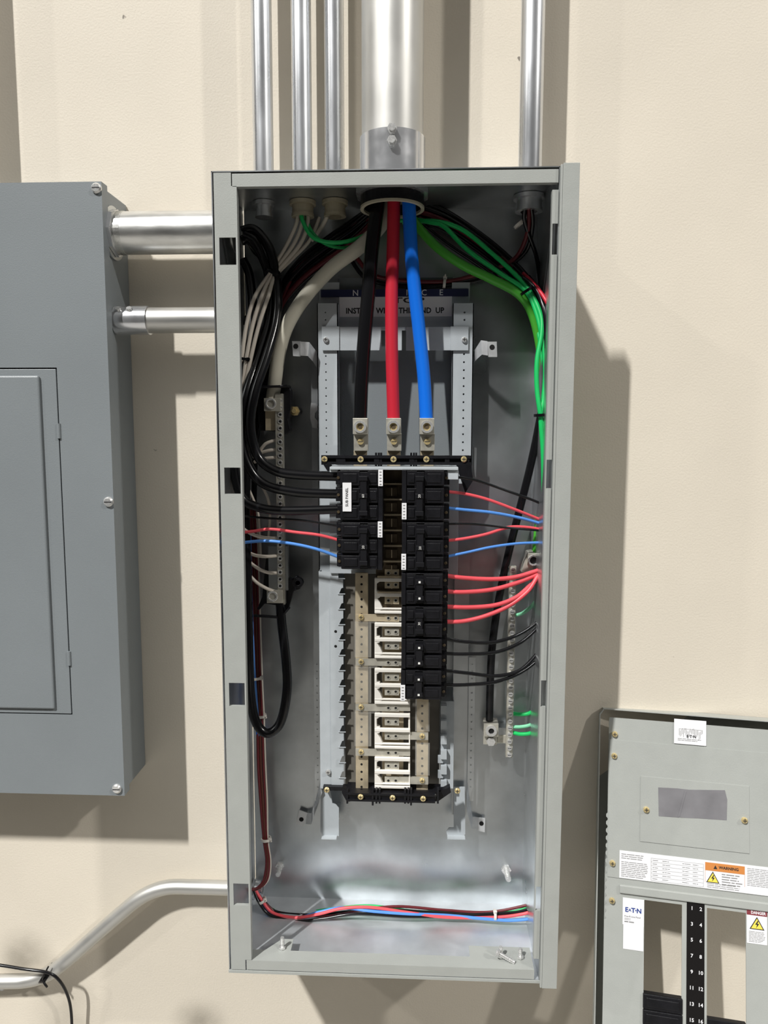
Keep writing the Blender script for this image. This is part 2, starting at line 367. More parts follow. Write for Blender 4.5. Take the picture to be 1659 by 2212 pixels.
# side conduits between the cabinets
ya = .136; zA = P(360, 503, ya).z; rA = PX(43.5, ya)
b = MB(); b.cyl((LX-.004, ya, zA), (0, ya, zA), rA, 'rigid_steel', 44)
o = conduit('rigid_conduit', b, 'thick horizontal threaded pipe joining the left cabinet to the open box', 'horizontal pipes between cabinets')
b = MB(); 
for k in range(5): b.ring((LX+.009+k*.0022, ya, zA), (1, 0, 0), rA*.9, rA+.0007, .0012, 'rigid_steel', 40)
link('thread', b, o)
b = MB(); b.ring((LX+.003, ya, zA), (1, 0, 0), rA*.9, rA+.0045, .006, 'fitting_zinc', 8); b.ring((LX-.002, ya, zA), (1, 0, 0), rA, rA+.009, .003, 'galvanized', 40)
tag(link('lock_nut', b), 'lock nut on the left cabinet wall around the thick threaded pipe', 'lock nut')
yb = .136; zBc = P(360, 692, yb).z; rB = PX(27, yb)
b = MB(); b.cyl((LX-.004, yb, zBc), (0, yb, zBc), rB, 'satin_steel', 36)
conduit('steel_conduit', b, 'thinner horizontal steel pipe below the thick threaded one', 'horizontal pipes between cabinets')
b = MB(); b.cyl((LX-.003, yb, zBc), (P(323, 692, yb).x, yb, zBc), rB+.0025, 'fitting_zinc', 36)
for x in (.008, .026): b.cyl((LX+x, yb-rB*.7, zBc+rB*.55), (LX+x, yb-rB*.7-.006, zBc+rB*.55+.006), .0045, 'screw_steel', 8)
tag(link('conduit_coupling', b), 'set-screw coupling on the thinner horizontal pipe, by the left cabinet', 'coupling')
b = MB(); b.cyl((-.016, yb, zBc), (-.0035, yb, zBc), rB+.003, 'fitting_zinc', 12, smooth=False); b.cyl((-.010, yb-rB-.001, zBc+.004), (-.010, yb-rB-.008, zBc+.004), .004, 'screw_steel', 8)
tag(link('conduit_connector', b), 'zinc connector where the thinner horizontal pipe enters the open box', 'conduit connector')
yc = .171
pts = [P(u, v, y) for u, v, y in ((535, 1920, yc), (492, 1918, yc), (420, 1916, yc), (360, 1917, yc), (310, 1935, yc), (262, 1972, yc), (200, 2026, .172), (150, 2070, .175), (105, 2103, .178), (60, 2117, .18), (0, 2120, .18), (-200, 2126, .18))]
pts[0].x = -.004
pts = pts[1:] if pts[0].x < pts[1].x else pts
conduit('bent_conduit', MB().tube([V((-.004, yc, pts[1].z))]+pts[1:], PX(16.5, yc), 'satin_steel', 24, 10), 'steel conduit bent down to the left from the lower side of the open box', 'horizontal pipes between cabinets')
# black cable wrapped on bent conduit
ct = [P(u, v, y) for u, v, y in ((-60, 2078, .15), (0, 2085, .15), (50, 2093, .150), (103, 2101, .150), (128, 2118, .155), (146, 2150, .165), (154, 2190, .172), (156, 2260, .175))]
tag(link('black_cable', MB().tube(ct, .0028, 'ins_black', 10)), 'thin black cable hanging off the bent conduit at the lower left', 'cable')
c = P(103, 2102, .178); b = MB(); rr = PX(20, .178)
for k in range(4):
    t = [c+V((math.cos(a)*rr*.55+k*.003-.004, math.sin(a)*(rr+.003), math.cos(a)*rr*.85)) for a in [i*math.pi/5 for i in range(11)]]
    b.tube(t, .0017, 'ins_black', 8, 3)
b.tube([c+V((.0, -rr-.003, 0)), c+V((.004, -rr-.006, .012)), c+V((.012, -rr-.002, .028))], .0015, 'ins_black', 8)
b.tube([c+V((.0, -rr-.003, 0)), c+V((.006, -rr-.006, -.006)), c+V((.008, -rr-.004, -.012))], .0022, 'ins_black', 8)
tag(link('cable_tie', b), 'black tie wrapped round the bent conduit where the black cable hangs', 'cable tie')
# ---------------------------------------------------------------- chassis
chs = thing('bus_chassis', 'grey sheet-metal chassis with bus bars in the middle of the open box', 'breaker chassis')
RP = 'rail_paint'; YR = .148
# upper rails with holes
zs = [P(708, v, YR).z for v in (675, 691)]+[P(708, 769+k*17.3, YR).z for k in range(13)]
x0, x1, z0, z1 = RC(687, 655, 731, 1240, YR)
b = MB().perf(x0, x1, z0, z1, YR, .0015, P(704, 800, YR).x, zs, .0013, RP); b.box(x0, x0+.0015, YR, YB-.01, z0, z1, RP); b.box(x1-.0015, x1, YR, .17, z0, z1, RP)
link('mounting_rail', b, chs, label='upper left perforated rail')
x2, x3, z0, z1 = RC(976, 655, 1021, 1045, YR)
zs = [P(1002, v, YR).z for v in (675, 691)]+[P(1002, 765+k*17.3, YR).z for k in range(14)]
b = MB().perf(x2, x3, z0, z1, YR, .0015, P(1002, 800, YR).x, zs, .0016, RP); b.box(x3-.0015, x3, YR, YB-.01, z0, z1, RP); b.box(x2, x2+.0015, YR, .17, z0, z1, RP)
link('mounting_rail', b, chs, label='upper right perforated rail')
# cross bracket
b = MB(); yq = YR-.004
for u0, u1, t in ((695, 733, .002), (973, 1012, .002)): b.pbox(u0, 705, u1, 757, yq, t, RP)
b.pbox(733, 706, 823, 757, yq+.002, .0015, RP); b.pbox(833, 706, 868, 757, yq+.002, .0015, RP); b.pbox(877, 706, 973, 757, yq+.002, .0015, RP)
b.pbox(823, 706, 833, 714, yq+.002, .0015, RP); b.pbox(868, 706, 877, 714, yq+.002, .0015, RP)
br = link('cross_bracket', b, chs, bevel=.0003)
for u in (704, 1003):
    b = MB(); screw(b, u, 734, yq, 12, 'screw_steel', .004); link('screw', b, br)
# back plate behind cables with notices
b = MB(); b.pbox(731, 600, 976, 1010, .186, .0015, 'slate_paint'); link('back_plate', b, chs)
b = MB(); yl = .172; x0, x1, z0, z1 = RC(733, 641, 976, 684, yl); b.box(x0, x1, yl, yl+.0008, z0, z1, 'label_white')
b.text('INSTALL  WITH  THIS  END  UP', (x0+x1)/2-.001, yl-.0003, z0+.0095, .0128, 'ink', sx=.93, bold=.03)
b.text('TOP', (x0+x1)/2+.022, yl-.0003, z1-.0065, .0125, 'ink', sx=2.2, bold=.02)
link('orientation_label', b, chs, label='white label reading INSTALL WITH THIS END UP')
b = MB(); x0, x1, z0, z1 = RC(693, 625, 1012, 641, yl); b.box(x0, x1, yl, yl+.0008, z0, z1, 'navy_print')
for k, tch in enumerate('NOTICE'): b.text(tch, P(768+37*k, 633, yl).x, yl-.0003, (z0+z1)/2, .0135, 'label_white', bold=.01)
link('notice_label', b, chs, label='dark blue NOTICE strip')
b = MB(); b.pbox(731, 684, 976, 706, .172, .001, RP); b.pbox(690, 610, 733, 660, .174, .001, RP); b.pbox(976, 610, 1015, 660, .174, .001, RP); link('top_plate', b, chs)
# mounting feet
def foot(tab, hole, strip, yt, ys, label, m='zinc_bracket'):
    b = MB(); b.pprism(tab, yt, .002, m); c = P(*hole, yt); b.cyl((c.x, yt-.0004, c.z), (c.x, yt+.001, c.z), .0042, 'recess_shade', 14)
    q = [P(u, v, yy) for (u, v, yy) in strip]; vs = q+[p+V((0, .0018, 0)) for p in q]; n = len(q)//2
    fs = []
    for k in range(n-1):
        a, c_, d, e = 2*k, 2*k+1, 2*k+3, 2*k+2; N = 2*n
        fs += [(a, c_, d, e), (a+N, e+N, d+N, c_+N), (a, e, e+N, a+N), (c_, c_+N, d+N, d)]
    b.add(vs, fs, m); link('mounting_foot', b, chs, label=label)
foot([(631, 737), (649, 737), (649, 770), (633, 769)], (639, 748), [(649, 738, .12), (649, 768, .12), (668, 739, .125), (665, 769, .125), (684, 760, .15), (676, 781, .15), (690, 772, .165), (688, 800, .165)], .12, .15, 'upper left bent zinc foot')
foot([(1053, 738), (1073, 738), (1074, 771), (1055, 771)], (1063, 750), [(1053, 737, .12), (1054, 768, .12), (1039, 735, .125), (1041, 766, .125), (1028, 752, .145), (1030, 776, .145), (1022, 760, .165), (1022, 785, .165)], .12, .15, 'upper right bent zinc foot')
foot([(647, 1750), (664, 1756), (656, 1786), (639, 1780)], (651, 1770), [(664, 1756, .185), (660, 1780, .185), (673, 1757, .182), (672, 1781, .182), (686, 1712, .15), (690, 1730, .15), (692, 1695, .145), (696, 1712, .145)], .186, .15, 'lower left bent zinc foot')
foot([(1033, 1766), (1048, 1768), (1047, 1798), (1031, 1794)], (1040, 1779), [(1033, 1766, .186), (1031, 1790, .186), (1021, 1765, .184), (1019, 1790, .184), (1012, 1710, .15), (1009, 1755, .155), (1011, 1692, .145), (1008, 1712, .145)], .187, .15, 'lower right bent zinc foot')
# lower toothed rail, left
YT = .128
b = MB(); x0, x1, z0, z1 = RC(690, 1235, 717, 1704, YT); b.box(x0, x1, YT+.0015, YT+.003, z0, z1, RP); b.box(x0, x0+.0015, YT+.003, YB-.006, z0, z1, RP)
pts = [(P(715, 1704, YT).x, z0)]; xm = P(717, 1450, YT).x; xt = P(742, 1450, YT).x; xn = P(732, 1450, YT).x
poly = [(xm-.002, z0), (xt, z0)]
tv = [1681-33.1*k for k in range(14)]
for v in tv:
    za = P(740, v, YT).z; zc = P(740, v+17, YT).z; zd = P(740, v+23, YT).z
    poly += [(xt, zc+.0) if v != tv[0] else (xt, zc), (xt, za), (xn, za), (xn, za+.0075), (xt-.001, za+.0080-.006+.0125-.006)]
poly = [(xm-.002, z0), (xn, z0)]
for v in tv:
    za = P(740, v, YT).z; zc = za-.0150
    poly += [(xn+.003, zc-.006), (xt-.003, zc-.001), (xt, zc), (xt, za), (xn+.001, za), (xn, za-.0005)]
poly += [(xn, z1), (xm-.002, z1)]
b.prism(poly, YT, YT+.0015, RP)
for v in tv:
    za = P(740, v, YT).z; b.box(xn-.001, xt+.0035, YT-.0018, YT, za+.0002, za+.0014, RP)
for v in (1364, 1396):
    c = P(725, v, YT); b.cyl((c.x, YT-.0003, c.z), (c.x, YT+.001, c.z), .0024, 'recess_shade', 14)
rl = link('toothed_rail', b, chs, label='left rail with a row of bent teeth')
b = MB(); screw(b, 709, 1667, YT, 12, 'screw_steel', .004); link('screw', b, rl)
# narrow perforated strips at both sides (lower)
for u0, u1, lab in ((676, 690, 'left rear perforated strip'), (1011, 1025, 'right rear perforated strip')):
    yy = .160; x0, x1, z0, z1 = RC(u0, 780 if u0 < 700 else 1420, u1, 1730, yy)
    zz_ = [P(u0+7, 1434+15.6*k, yy).z for k in range(18)]
    b = MB().perf(x0, x1, z0, z1, yy, .0015, (x0+x1)/2, zz_, .0016, 'galvanized'); link('perforated_strip', b, chs, label=lab)
b = MB(); b.pprism([(672, 870), (684, 872), (687, 884), (680, 892), (680, 902), (687, 910), (686, 926), (675, 924), (670, 905), (670, 885)], .155, .0015, 'zinc_bracket'); link('side_tab', b, chs)
b = MB(); b.pprism([(1022, 965), (1030, 968), (1028, 1030), (1020, 1030)], .155, .0015, 'galvanized'); link('side_tab', b, chs)
# lower legs of the rails
b = MB(); yy = .152; b.pprism([(693, 1705), (712, 1705), (718, 1735), (726, 1738), (732, 1745), (732, 1806), (700, 1806), (692, 1797)], yy, .0015, RP)
x0, x1, z0, z1 = RC(696, 1797, 728, 1806, yy); b.box(x0, x1, yy-.012, yy, z0, z0+.0015, RP)
link('rail_leg', b, chs, label='lower left leg of the chassis')
b = MB(); b.pprism([(980, 1700), (1004, 1700), (1005, 1802), (1000, 1806), (966, 1805), (964, 1796), (970, 1788), (980, 1788)], yy, .0015, RP)
x0, x1, z0, z1 = RC(966, 1797, 1004, 1806, yy); b.box(x0, x1, yy-.012, yy, z0, z0+.0015, RP)
link('rail_leg', b, chs, label='lower right leg of the chassis')
# right toothed rail (mostly shaded)
b = MB(); x0, x1, z0, z1 = RC(952, 1515, 980, 1703, YT+.006); b.box(x0, x1, YT+.006, YT+.008, z0, z1, RP); b.box(x1-.0015, x1, YT+.008, YB-.006, z0, z1, RP)
for k in range(6):
    v = 1525+32.5*k; b.pbox(952, v, 965, v+18, YT-.004, .0095, RP)
    if k > 2: b.pbox(946, v+11, 957, v+26, YT, .006, RP)
link('toothed_rail', b, chs, label='right rail with bent teeth, partly hidden')
b = MB(); x0, x1, z0, z1 = RC(980, 1045, 1012, 1760, .165); b.box(x0, x1, .165, .167, z0, z1, 'galvanized'); link('rear_channel', b, chs)
# tray behind the breakers
yt = .124; b = MB(); b.pbox(712, 1009, 990, 1015, .060, .064, 'rail_paint'); b.pbox(966, 1012, 990, 1036, .064, .0015, 'rail_paint'); b.pbox(712, 1012, 730, 1020, .064, .0015, 'rail_paint'); b.pbox(712, 1018, 990, 1240, yt, .002, 'rail_paint'); link('tray', b, chs, bevel=.0005)
b = MB(); b.pbox(745, 1240, 950, 1710, .145, .002, 'dark_tray'); link('centre_plate', b, chs)
b = MB(); b.pbox(812, 1010, 872, 1345, .108, .003, 'dark_amber')
for k in range(8): 
    v = 1044+33.5*k; b.pbox(815, v, 872, v+3, .098, .010, 'copper_bus'); b.pbox(833, v+9, 858, v+28, .104, .004, 'dark_amber'); b.pbox(845, v+10, 847, v+27, .102, .003, 'copper_bus')
link('insulating_barrier', b, chs, label='brown barrier between the two breaker columns')
# bus bars
def holes(b, u, v0, v1, st, y, r=.0020):
    v = v0
    while v < v1:
        c = P(u, v, y); b.cyl((c.x, y-.0003, c.z), (c.x, y+.001, c.z), r, 'recess_shade', 12); v += st  # flat black discs painted in place of drilled, shaded holes
b = MB(); b.pbox(768, 1238, 795, 1706, .112, .006, 'copper_bus'); holes(b, 781, 1246, 1700, 16.2, .112); link('bus_bar', b, chs, label='left vertical bus bar')
b = MB(); b.pbox(900, 1500, 925, 1706, .112, .006, 'copper_bus'); holes(b, 912, 1525, 1700, 16.2, .112); link('bus_bar', b, chs, label='right vertical bus bar')
b = MB(); b.pbox(826, 1238, 872, 1706, .122, .006, 'copper_bus'); link('bus_bar', b, chs, label='centre vertical bus bar')
# stab tabs
rows = [1238, 1263, 1297, 1335, 1365, 1395, 1431, 1463, 1494, 1529, 1559, 1590, 1626, 1654, 1686]
straps = {1333: 0, 1430: 0, 1528: 0, 1625: 0, 1590: 1, 1687: 1}
for v in rows:
    b = MB(); y = .103; b.pbox(831, v-8, 862, v+8, y, .004, 'tin_plate' if v > 1355 else 'copper_bus')
    for u in (839, 855):
        c = P(u, v, y); b.ring((c.x, y-.0004, c.z), (0, 1, 0), .0022, .0034, .0012, 'tin_plate', 14); b.cyl((c.x, y-.0003, c.z), (c.x, y+.001, c.z), .0022, 'recess_shade', 12)
    if v in (1335, 1431, 1529, 1626): b.pbox(768, v-8, 831, v+7, y+.0005, .002, 'copper_bus' if v < 1400 else 'tin_plate'); b.pbox(862, v-8, 886, v+7, y+.0005, .002, 'tin_plate'); screw(b, 780, v-2, y, 12)
    if v in (1590, 1686): b.pbox(862, v-8, 925, v+8, y+.0005, .002, 'tin_plate'); screw(b, 912, v, y, 12)
    link('contact_tab', b, chs)
for v0, v1 in ((1345, 1420), (1442, 1518), (1540, 1612)):
    b = MB(); b.pbox(766, v0, 802, v1, .100, .0012, 'clear_plastic'); b.pbox(798, v0, 801, v1, .100, .009, 'clear_plastic'); b.pbox(766, v0-2, 815, v0+1, .100, .010, 'clear_plastic')
    link('bus_shield', b, chs, label='clear plastic shield over the left bus bar')
for v0, v1 in ((1516, 1580), (1605, 1675)):
    b = MB(); b.pbox(897, v0, 928, v1, .100, .0012, 'clear_plastic'); b.pbox(897, v0, 900, v1, .100, .009, 'clear_plastic')
    link('bus_shield', b, chs, label='clear plastic shield over the right bus bar')
# white plastic clips (E shaped)
def clip(t, q=1):
    y = .098; b = MB(); W_ = 'white_plastic'; dp = .009
    ur = 886
    def bar(v, h, dy=0, t2=dp): 
        x0, x1, z0, z1 = RC(809, v, ur, v+h, y+dy); b.box(x0, x1, y+dy, y+dy+t2, z0, z1, W_)
    bar(t, 8, 0, .006); bar(t+32.5*q, 8, 0, .006); bar(t+65*q, 3, 0, .006); bar(t+71*q, 6, 0, .006)
    b.pprism([(u_, t+d_*q) for u_, d_ in ((809, 0), (820, 0), (820, 8), (814, 12), (814, 28), (821, 30), (821, 42), (815, 44), (822, 54), (828, 68), (809, 74))], y+.0008, .012, W_)
    b.pbox(882, t, ur, t+32*q, y+.004, .006, W_); b.pbox(883, t+32*q, ur, t+77*q, y+.004, .006, W_)
    b.pbox(812, t+66*q, ur, t+76*q, y+.004, .006, W_)
    link('insulator_clip', b, chs, bevel=.0012, label='white plastic insulator clip')
for t, q_ in ((1249, 1), (1346, 1), (1445, 1), (1542, .99), (1637, .86)): clip(t, q_)
# black cross bars
K = 'black_plastic'
yk = .080
b = MB(); b.pbox(694, 984, 1018, 990, yk, .012, K); b.pbox(694, 998, 1018, 1004, yk, .012, K); b.pbox(694, 988, 1018, 1000, yk+.007, .006, K)
for u in (698, 730, 740, 779, 812, 850, 888, 922, 930, 965, 1008): b.pbox(u-4, 984, u+6, 1004, yk+.0015, .010, K)
for u in (810, 816, 821, 886, 892, 897): b.pbox(u, 978, u+4, 1010, yk+.002, .010, K)
b.pprism([(698, 1003), (716, 1003), (728, 1035), (718, 1035)], YR-.003, .002, K); b.pprism([(985, 1003), (1017, 998), (1022, 1038), (1005, 1065)], YR-.003, .002, K)  # flat black patches on the rails, painted as the bar's cast shadow
cb = link('cross_bar', b, chs, label='upper black plastic cross bar, with its shadow painted on the rails')
for u in (701, 779, 850, 921, 1002): s_ = MB(); screw(s_, u, 992, yk, 13); link('screw', s_, cb, label='brass screw')
b = MB(); yk2 = .088; b.pbox(748, 1709, 958, 1713, yk2+.016, .03, K); b.pbox(748, 1719, 940, 1732, yk2+.004, .010, K); b.pbox(748, 1715, 940, 1719, yk2, .012, K); b.pbox(748, 1729, 940, 1733, yk2, .012, K)
b.pbox(698, 1700, 750, 1708, .12, .012, K); b.pprism([(740, 1700), (756, 1712), (756, 1732), (748, 1730), (738, 1712)], .10, .012, K); b.pprism([(972, 1700), (946, 1712), (938, 1732), (948, 1730), (974, 1712)], .10, .012, K)
for u in (748, 803, 811, 818, 873, 880, 886, 944): b.pbox(u, 1706, u+4, 1740 if u in (803, 886) else 1736, yk2+.001, .010, K)
cb = link('cross_bar', b, chs, label='lower black plastic cross bar')
for u, v in ((779, 1721), (848, 1723), (914, 1725), (706, 1706), (988, 1708)): s_ = MB(); screw(s_, u, v, yk2 if v > 1710 else .118, 13); link('screw', s_, cb, label='brass screw')
# ---------------------------------------------------------------- main lugs
for u, vb, n in ((778, 905, 'black'), (850, 905, 'red'), (922, 905, 'blue')):
    t = thing('terminal_lug', 'tin-plated lug with round set screw at the end of the thick %s feeder cable' % n, 'cable lug', group='feeder lugs on the chassis')
    y = .088; b = MB(); b.pbox(u-16, 903, u+16, 938, y, .026, 'tin_plate'); link('lug_body', b, t, bevel=.0008)
    b = MB(); b.pbox(u-14, 936, u+17, 974, y+.010, .012, 'tin_plate'); b.pbox(u-14, 974, u+15, 1006, y+.020, .004, 'copper_bus'); link('terminal_pad', b, t, bevel=.0005)
    b = MB(); c = P(u, 922, y); b.ring((c.x, y-.0018, c.z), (0, 1, 0), .0062, .0098, .005, 'screw_steel', 24); b.cyl((c.x, y+.001, c.z), (c.x, y-.0008, c.z), .0065, 'brass', 20); b.cyl((c.x, y, c.z), (c.x, y-.0012, c.z), .0042, 'dark_amber', 6, smooth=False); link('set_screw', b, t)
    b = MB(); c = P(u+1, 954, y+.01); b.cyl((c.x, y+.01, c.z), (c.x, y+.0065, c.z), .005, 'brass', 16); b.box(c.x-.004, c.x+.004, y+.0062, y+.007, c.z-.0005, c.z+.0005, 'ink'); link('pad_screw', b, t)
# ---------------------------------------------------------------- breakers
YF = .052
def breaker(side, v0, v1, poles, ua, ub, label, rating, stickers=(), dots=False, ho=0):
    # ua = terminal end, ub = centre end (pixels)
    t = thing('circuit_breaker', label, 'circuit breaker', group='breakers in the %s column' % ('left' if side < 0 else 'right'))
    xa_, xb_ = P(ua, (v0+v1)/2, YF).x, P(ub, (v0+v1)/2, YF).x; L = xa_-xb_       # signed
    zt_, zb_ = P((ua+ub)/2, v0, YF).z, P((ua+ub)/2, v1, YF).z; p = (zt_-zb_)/poles
    X = lambda s: xb_+L*s
    b = MB(); b.box(X(0), X(.93), YF+.006, YF+.045, zb_+.0006, zt_-.0006, K)
    for k in range(poles):
        a = zt_-p*k
        b.box(X(.50), X(.93), YF, YF+.010, a-p+.0022, a-.0022, K)         # outer plate
        b.box(X(.11), X(.33), YF+.0005, YF+.010, a-p+.0022, a-.0022, K)
        b.box(X(.56), X(.86), YF-.0012, YF+.004, a-p+.0065, a-.0065, K)
        b.box(X(.14), X(.28), YF-.0010, YF+.004, a-p+.0065, a-.0065, K)
    b.box(X(0), X(.10), YF-.0005, YF+.012, zb_+.0008, zt_-.0008, K)
    b.box(X(.11), X(.93), YF, YF+.008, zt_-.0022, zt_-.0006, K)
    link('case', b, t, bevel=.0007)
    for k in range(poles):
        a = zt_-p*k; s_ = MB(); s_.box(X(.93), X(1.06), YF+.022, YF+.044, a-p+.002, a-.002, K); s_.box(X(.93), X(1.01), YF+.010, YF+.030, a-p+.0035, a-.0035, K)
        s_.box(X(.93), X(1.02), YF+.014, YF+.018, a-p*.5-.001, a-p*.5+.001, K)
        s_.cyl((X(.985), YF+.0105, a-p*.5), (X(.985), YF+.0085, a-p*.5), .0024, 'dark_amber', 12)
        link('terminal', s_, t, bevel=.0004)
    b = MB(); h0, h1 = .34+ho, .48+ho
    zc0, zc1 = zt_-p*.42, zb_+p*.42
    b.box(X(.30+ho), X(.52+ho), YF+.001, YF+.008, zb_+.004, zt_-.004, K)
    b.box(X(h0), X(h1), YF-.007, YF+.004, zc1, zc0, 'black_handle')
    for k in range(poles):
        a = zt_-p*(k+.5); b.box(X(h0-.02), X(h1+.02), YF-.0085, YF, a-.0035, a+.0035, 'black_handle')
    xm_ = X((h0+h1)/2)
    if dots:
        for k in range(poles):
            a = zt_-p*(k+.5); b.box(xm_-.0017, xm_+.0017, YF-.0090, YF-.0084, a-.0017, a+.0017, 'amp_white')
    else:
        b.text(rating, xm_, YF-.0092, (zt_+zb_)/2, .0055, 'amp_white', rot=math.pi/2)
    link('handle', b, t, bevel=.0006)
    for (u0, w0, u1, w1, txt, rows_) in stickers:
        s_ = MB(); yy = YF-.0035; x0, x1, z0, z1 = RC(u0, w0, u1, w1, yy); s_.box(x0, x1, yy, yy+.0035, z0, z1, 'label_white')
        if txt: s_.text(txt, (x0+x1)/2, yy-.0003, (z0+z1)/2, min(.0066, (z1-z0)/len(txt)*1.2), 'ink', rot=math.pi/2, bold=.01)
        else:
            for q in range(5): zq = z1-(z1-z0)*(.12+.19*q); s_.box(x0+.002, x1-.002, yy-.0003, yy, zq-.0012, zq+.0006, 'ink_grey')
        link('number_sticker' if not txt else 'name_sticker', s_, t, bevel=.0003)
    return t
breaker(-1, 1014, 1126, 3, 728, 827, 'black three-pole breaker at the top of the left column, with a SUB PANEL sticker', '60', [(817, 1015, 827, 1050, '', 0), (740, 1043, 759, 1105, 'SUB PANEL', 0)], ho=.01)
breaker(-1, 1128, 1232, 3, 730, 826, 'black three-pole breaker below the SUB PANEL one, lowest of the left column', '20', [(816, 1127, 826, 1161, '', 0)], ho=.01)
breaker(1, 1014, 1127, 3, 966, 868, 'black three-pole breaker at the top of the right column', '20', [(868, 1087, 878, 1122, '', 0)], ho=-.02)
breaker(1, 1128, 1236, 3, 965, 868, 'black three-pole breaker, second from the top of the right column', '20', [(867, 1197, 877, 1231, '', 0)])
breaker(1, 1238, 1308, 2, 963, 867, 'black two-pole breaker with red wires and white handle dots in the right column', '30', dots=True)
breaker(1, 1310, 1379, 2, 962, 867, 'black two-pole breaker with red wires and no handle dots in the right column', '30')
breaker(1, 1380, 1446, 2, 961, 867, 'black two-pole breaker with dots, upper one of the two with black wires', '30', dots=True)
breaker(1, 1448, 1514, 2, 960, 866, 'black two-pole breaker at the foot of the right column, with a white sticker', '30', [(865, 1481, 875, 1514, '', 0)], dots=True)
# ---------------------------------------------------------------- neutral bar (left)
nb = thing('neutral_bar', 'long metal neutral terminal bar on black brackets at the left inside the box', 'terminal bar')
yn = .125
b = MB(); b.pbox(597, 850, 613, 1306, yn, .012, 'tin_plate')
for k in range(30):
    c = P(605, 866+k*14.8, yn); b.ring((c.x, yn-.0003, c.z), (0, 1, 0), .0022, .0042, .0016, 'screw_steel', 12); b.cyl((c.x, yn+.001, c.z), (c.x, yn-.0006, c.z), .0022, 'recess_shade', 10)
link('bar', b, nb, bevel=.0004)
b = MB(); b.pbox(570, 860, 606, 888, yn-.004, .02, 'tin_plate'); b.pbox(573, 888, 600, 930, yn+.006, .006, 'copper_bus'); c = P(585, 872, yn-.004); b.ring((c.x, c.y-.001, c.z), (0, 1, 0), .006, .009, .003, 'screw_steel'); link('lug', b, nb, bevel=.0006)
b = MB(); b.pbox(576, 1275, 611, 1303, yn-.004, .02, 'tin_plate'); c = P(589, 1288, yn-.004); b.ring((c.x, c.y-.001, c.z), (0, 1, 0), .006, .009, .003, 'screw_steel'); link('lug', b, nb, bevel=.0006)
b = MB(); b.pbox(580, 1180, 622, 1275, yn+.008, .012, 'galvanized'); link('base_strip', b, nb)
b = MB(); b.pprism([(565, 835), (622, 832), (628, 842), (628, 885), (622, 905), (628, 930), (615, 940), (600, 932), (560, 930), (556, 845)], yn+.012, .02, K)
b.pprism([(566, 833), (622, 831), (622, 836), (566, 838)], yn-.01, .03, K)
link('bracket', b, nb, bevel=.001)
b = MB(); b.pprism([(613, 1240), (630, 1252), (640, 1245), (650, 1252), (654, 1262), (648, 1272), (634, 1278), (622, 1320), (607, 1330), (600, 1308), (572, 1304), (560, 1318), (555, 1316), (566, 1290), (575, 1200), (622, 1195)], yn+.016, .012, K)
b.pprism([(547, 1328), (606, 1332), (624, 1312), (627, 1314), (608, 1337), (547, 1333)], yn-.004, .006, K)
c = P(645, 1257, yn+.016); b.ring((c.x, yn+.012, c.z), (0, 1, 0), .004, .009, .010, K); link('bracket', b, nb, bevel=.0008)
b = MB(); c = P(638, 888, .165); b.cyl((c.x, .19, c.z), (c.x, .165, c.z), .008, K, 12); b.cyl((c.x, .165, c.z), (c.x, .158, c.z), .0085, 'brass', 6, smooth=False); b.cyl((c.x, .158, c.z), (c.x, .150, c.z), .004, 'brass', 10)
tag(link('grounding_screw', b), 'brass grounding screw in the back panel right of the neutral bar', 'screw')
# ---------------------------------------------------------------- ground bar (right)
gb = thing('ground_bar', 'long narrow ground terminal bar studded with screws at the right inside the box', 'terminal bar')
yg = .155
pts = [(1113, 1222), (1097, 1635)]
a_, b_ = P(1110, 1223, yg), P(1098, 1636, yg)
xm = (a_.x+b_.x)/2
b = MB(); b.box(xm-.0058, xm+.0058, yg, yg+.012, b_.z, a_.z, 'tin_plate'); bar = link('bar', b, gb, bevel=.0004)
for k in range(28):
    zc = a_.z-.006-k*(a_.z-b_.z-.012)/27; b = MB(); b.cyl((xm, yg+.001, zc), (xm, yg-.0045, zc), .0040, 'screw_steel', 12); b.box(xm-.003, xm+.003, yg-.0049, yg-.004, zc-.0004, zc+.0004, 'ink'); link('terminal_screw', b, gb)
b = MB()
for v in (1260, 1590): c = P(1100, v, yg); b.box(xm-.02, xm+.004, yg+.012, YB-.002, c.z-.01, c.z+.01, 'galvanized')
link('standoff', b, gb)
t = thing('terminal_lug', 'large lug at the end of the thick lime green ground cable beside the right flange', 'cable lug', group='ground lugs')
b = MB(); b.pprism([(1140, 1192), (1152, 1190), (1152, 1238), (1126, 1236)], .135, .02, 'tin_plate'); b.pbox(1140, 1195, 1172, 1222, .128, .03, 'tin_plate'); link('lug_body', b, t, bevel=.001)
b = MB(); c = P(1152, 1210, .128); b.ring((c.x, .127, c.z), (0, 1, 0), .0062, .0088, .005, 'screw_steel'); b.cyl((c.x, .13, c.z), (c.x, .1275, c.z), .0064, 'recess_shade', 16); link('set_screw', b, t)
t = thing('terminal_lug', 'square lug with a hex socket screw at the lower end of the black ground cable', 'cable lug', group='ground lugs')
b = MB(); b.pbox(1045, 1563, 1077, 1592, .150, .028, 'tin_plate'); b.pbox(1044, 1590, 1074, 1609, .158, .010, 'tin_plate'); b.pbox(1074, 1588, 1096, 1606, .166, .006, 'tin_plate'); link('lug_body', b, t, bevel=.0012)
b = MB(); c = P(1061, 1578, .150); b.ring((c.x, .149, c.z), (0, 1, 0), .0050, .0098, .005, 'screw_steel'); b.cyl((c.x, .152, c.z), (c.x, .1485, c.z), .0052, 'recess_shade', 6, smooth=False); link('set_screw', b, t)
b = MB(); c = P(1060, 1600, .158); b.cyl((c.x, .158, c.z), (c.x, .152, c.z), .008, 'screw_steel', 6, smooth=False); link('mounting_bolt', b, t)
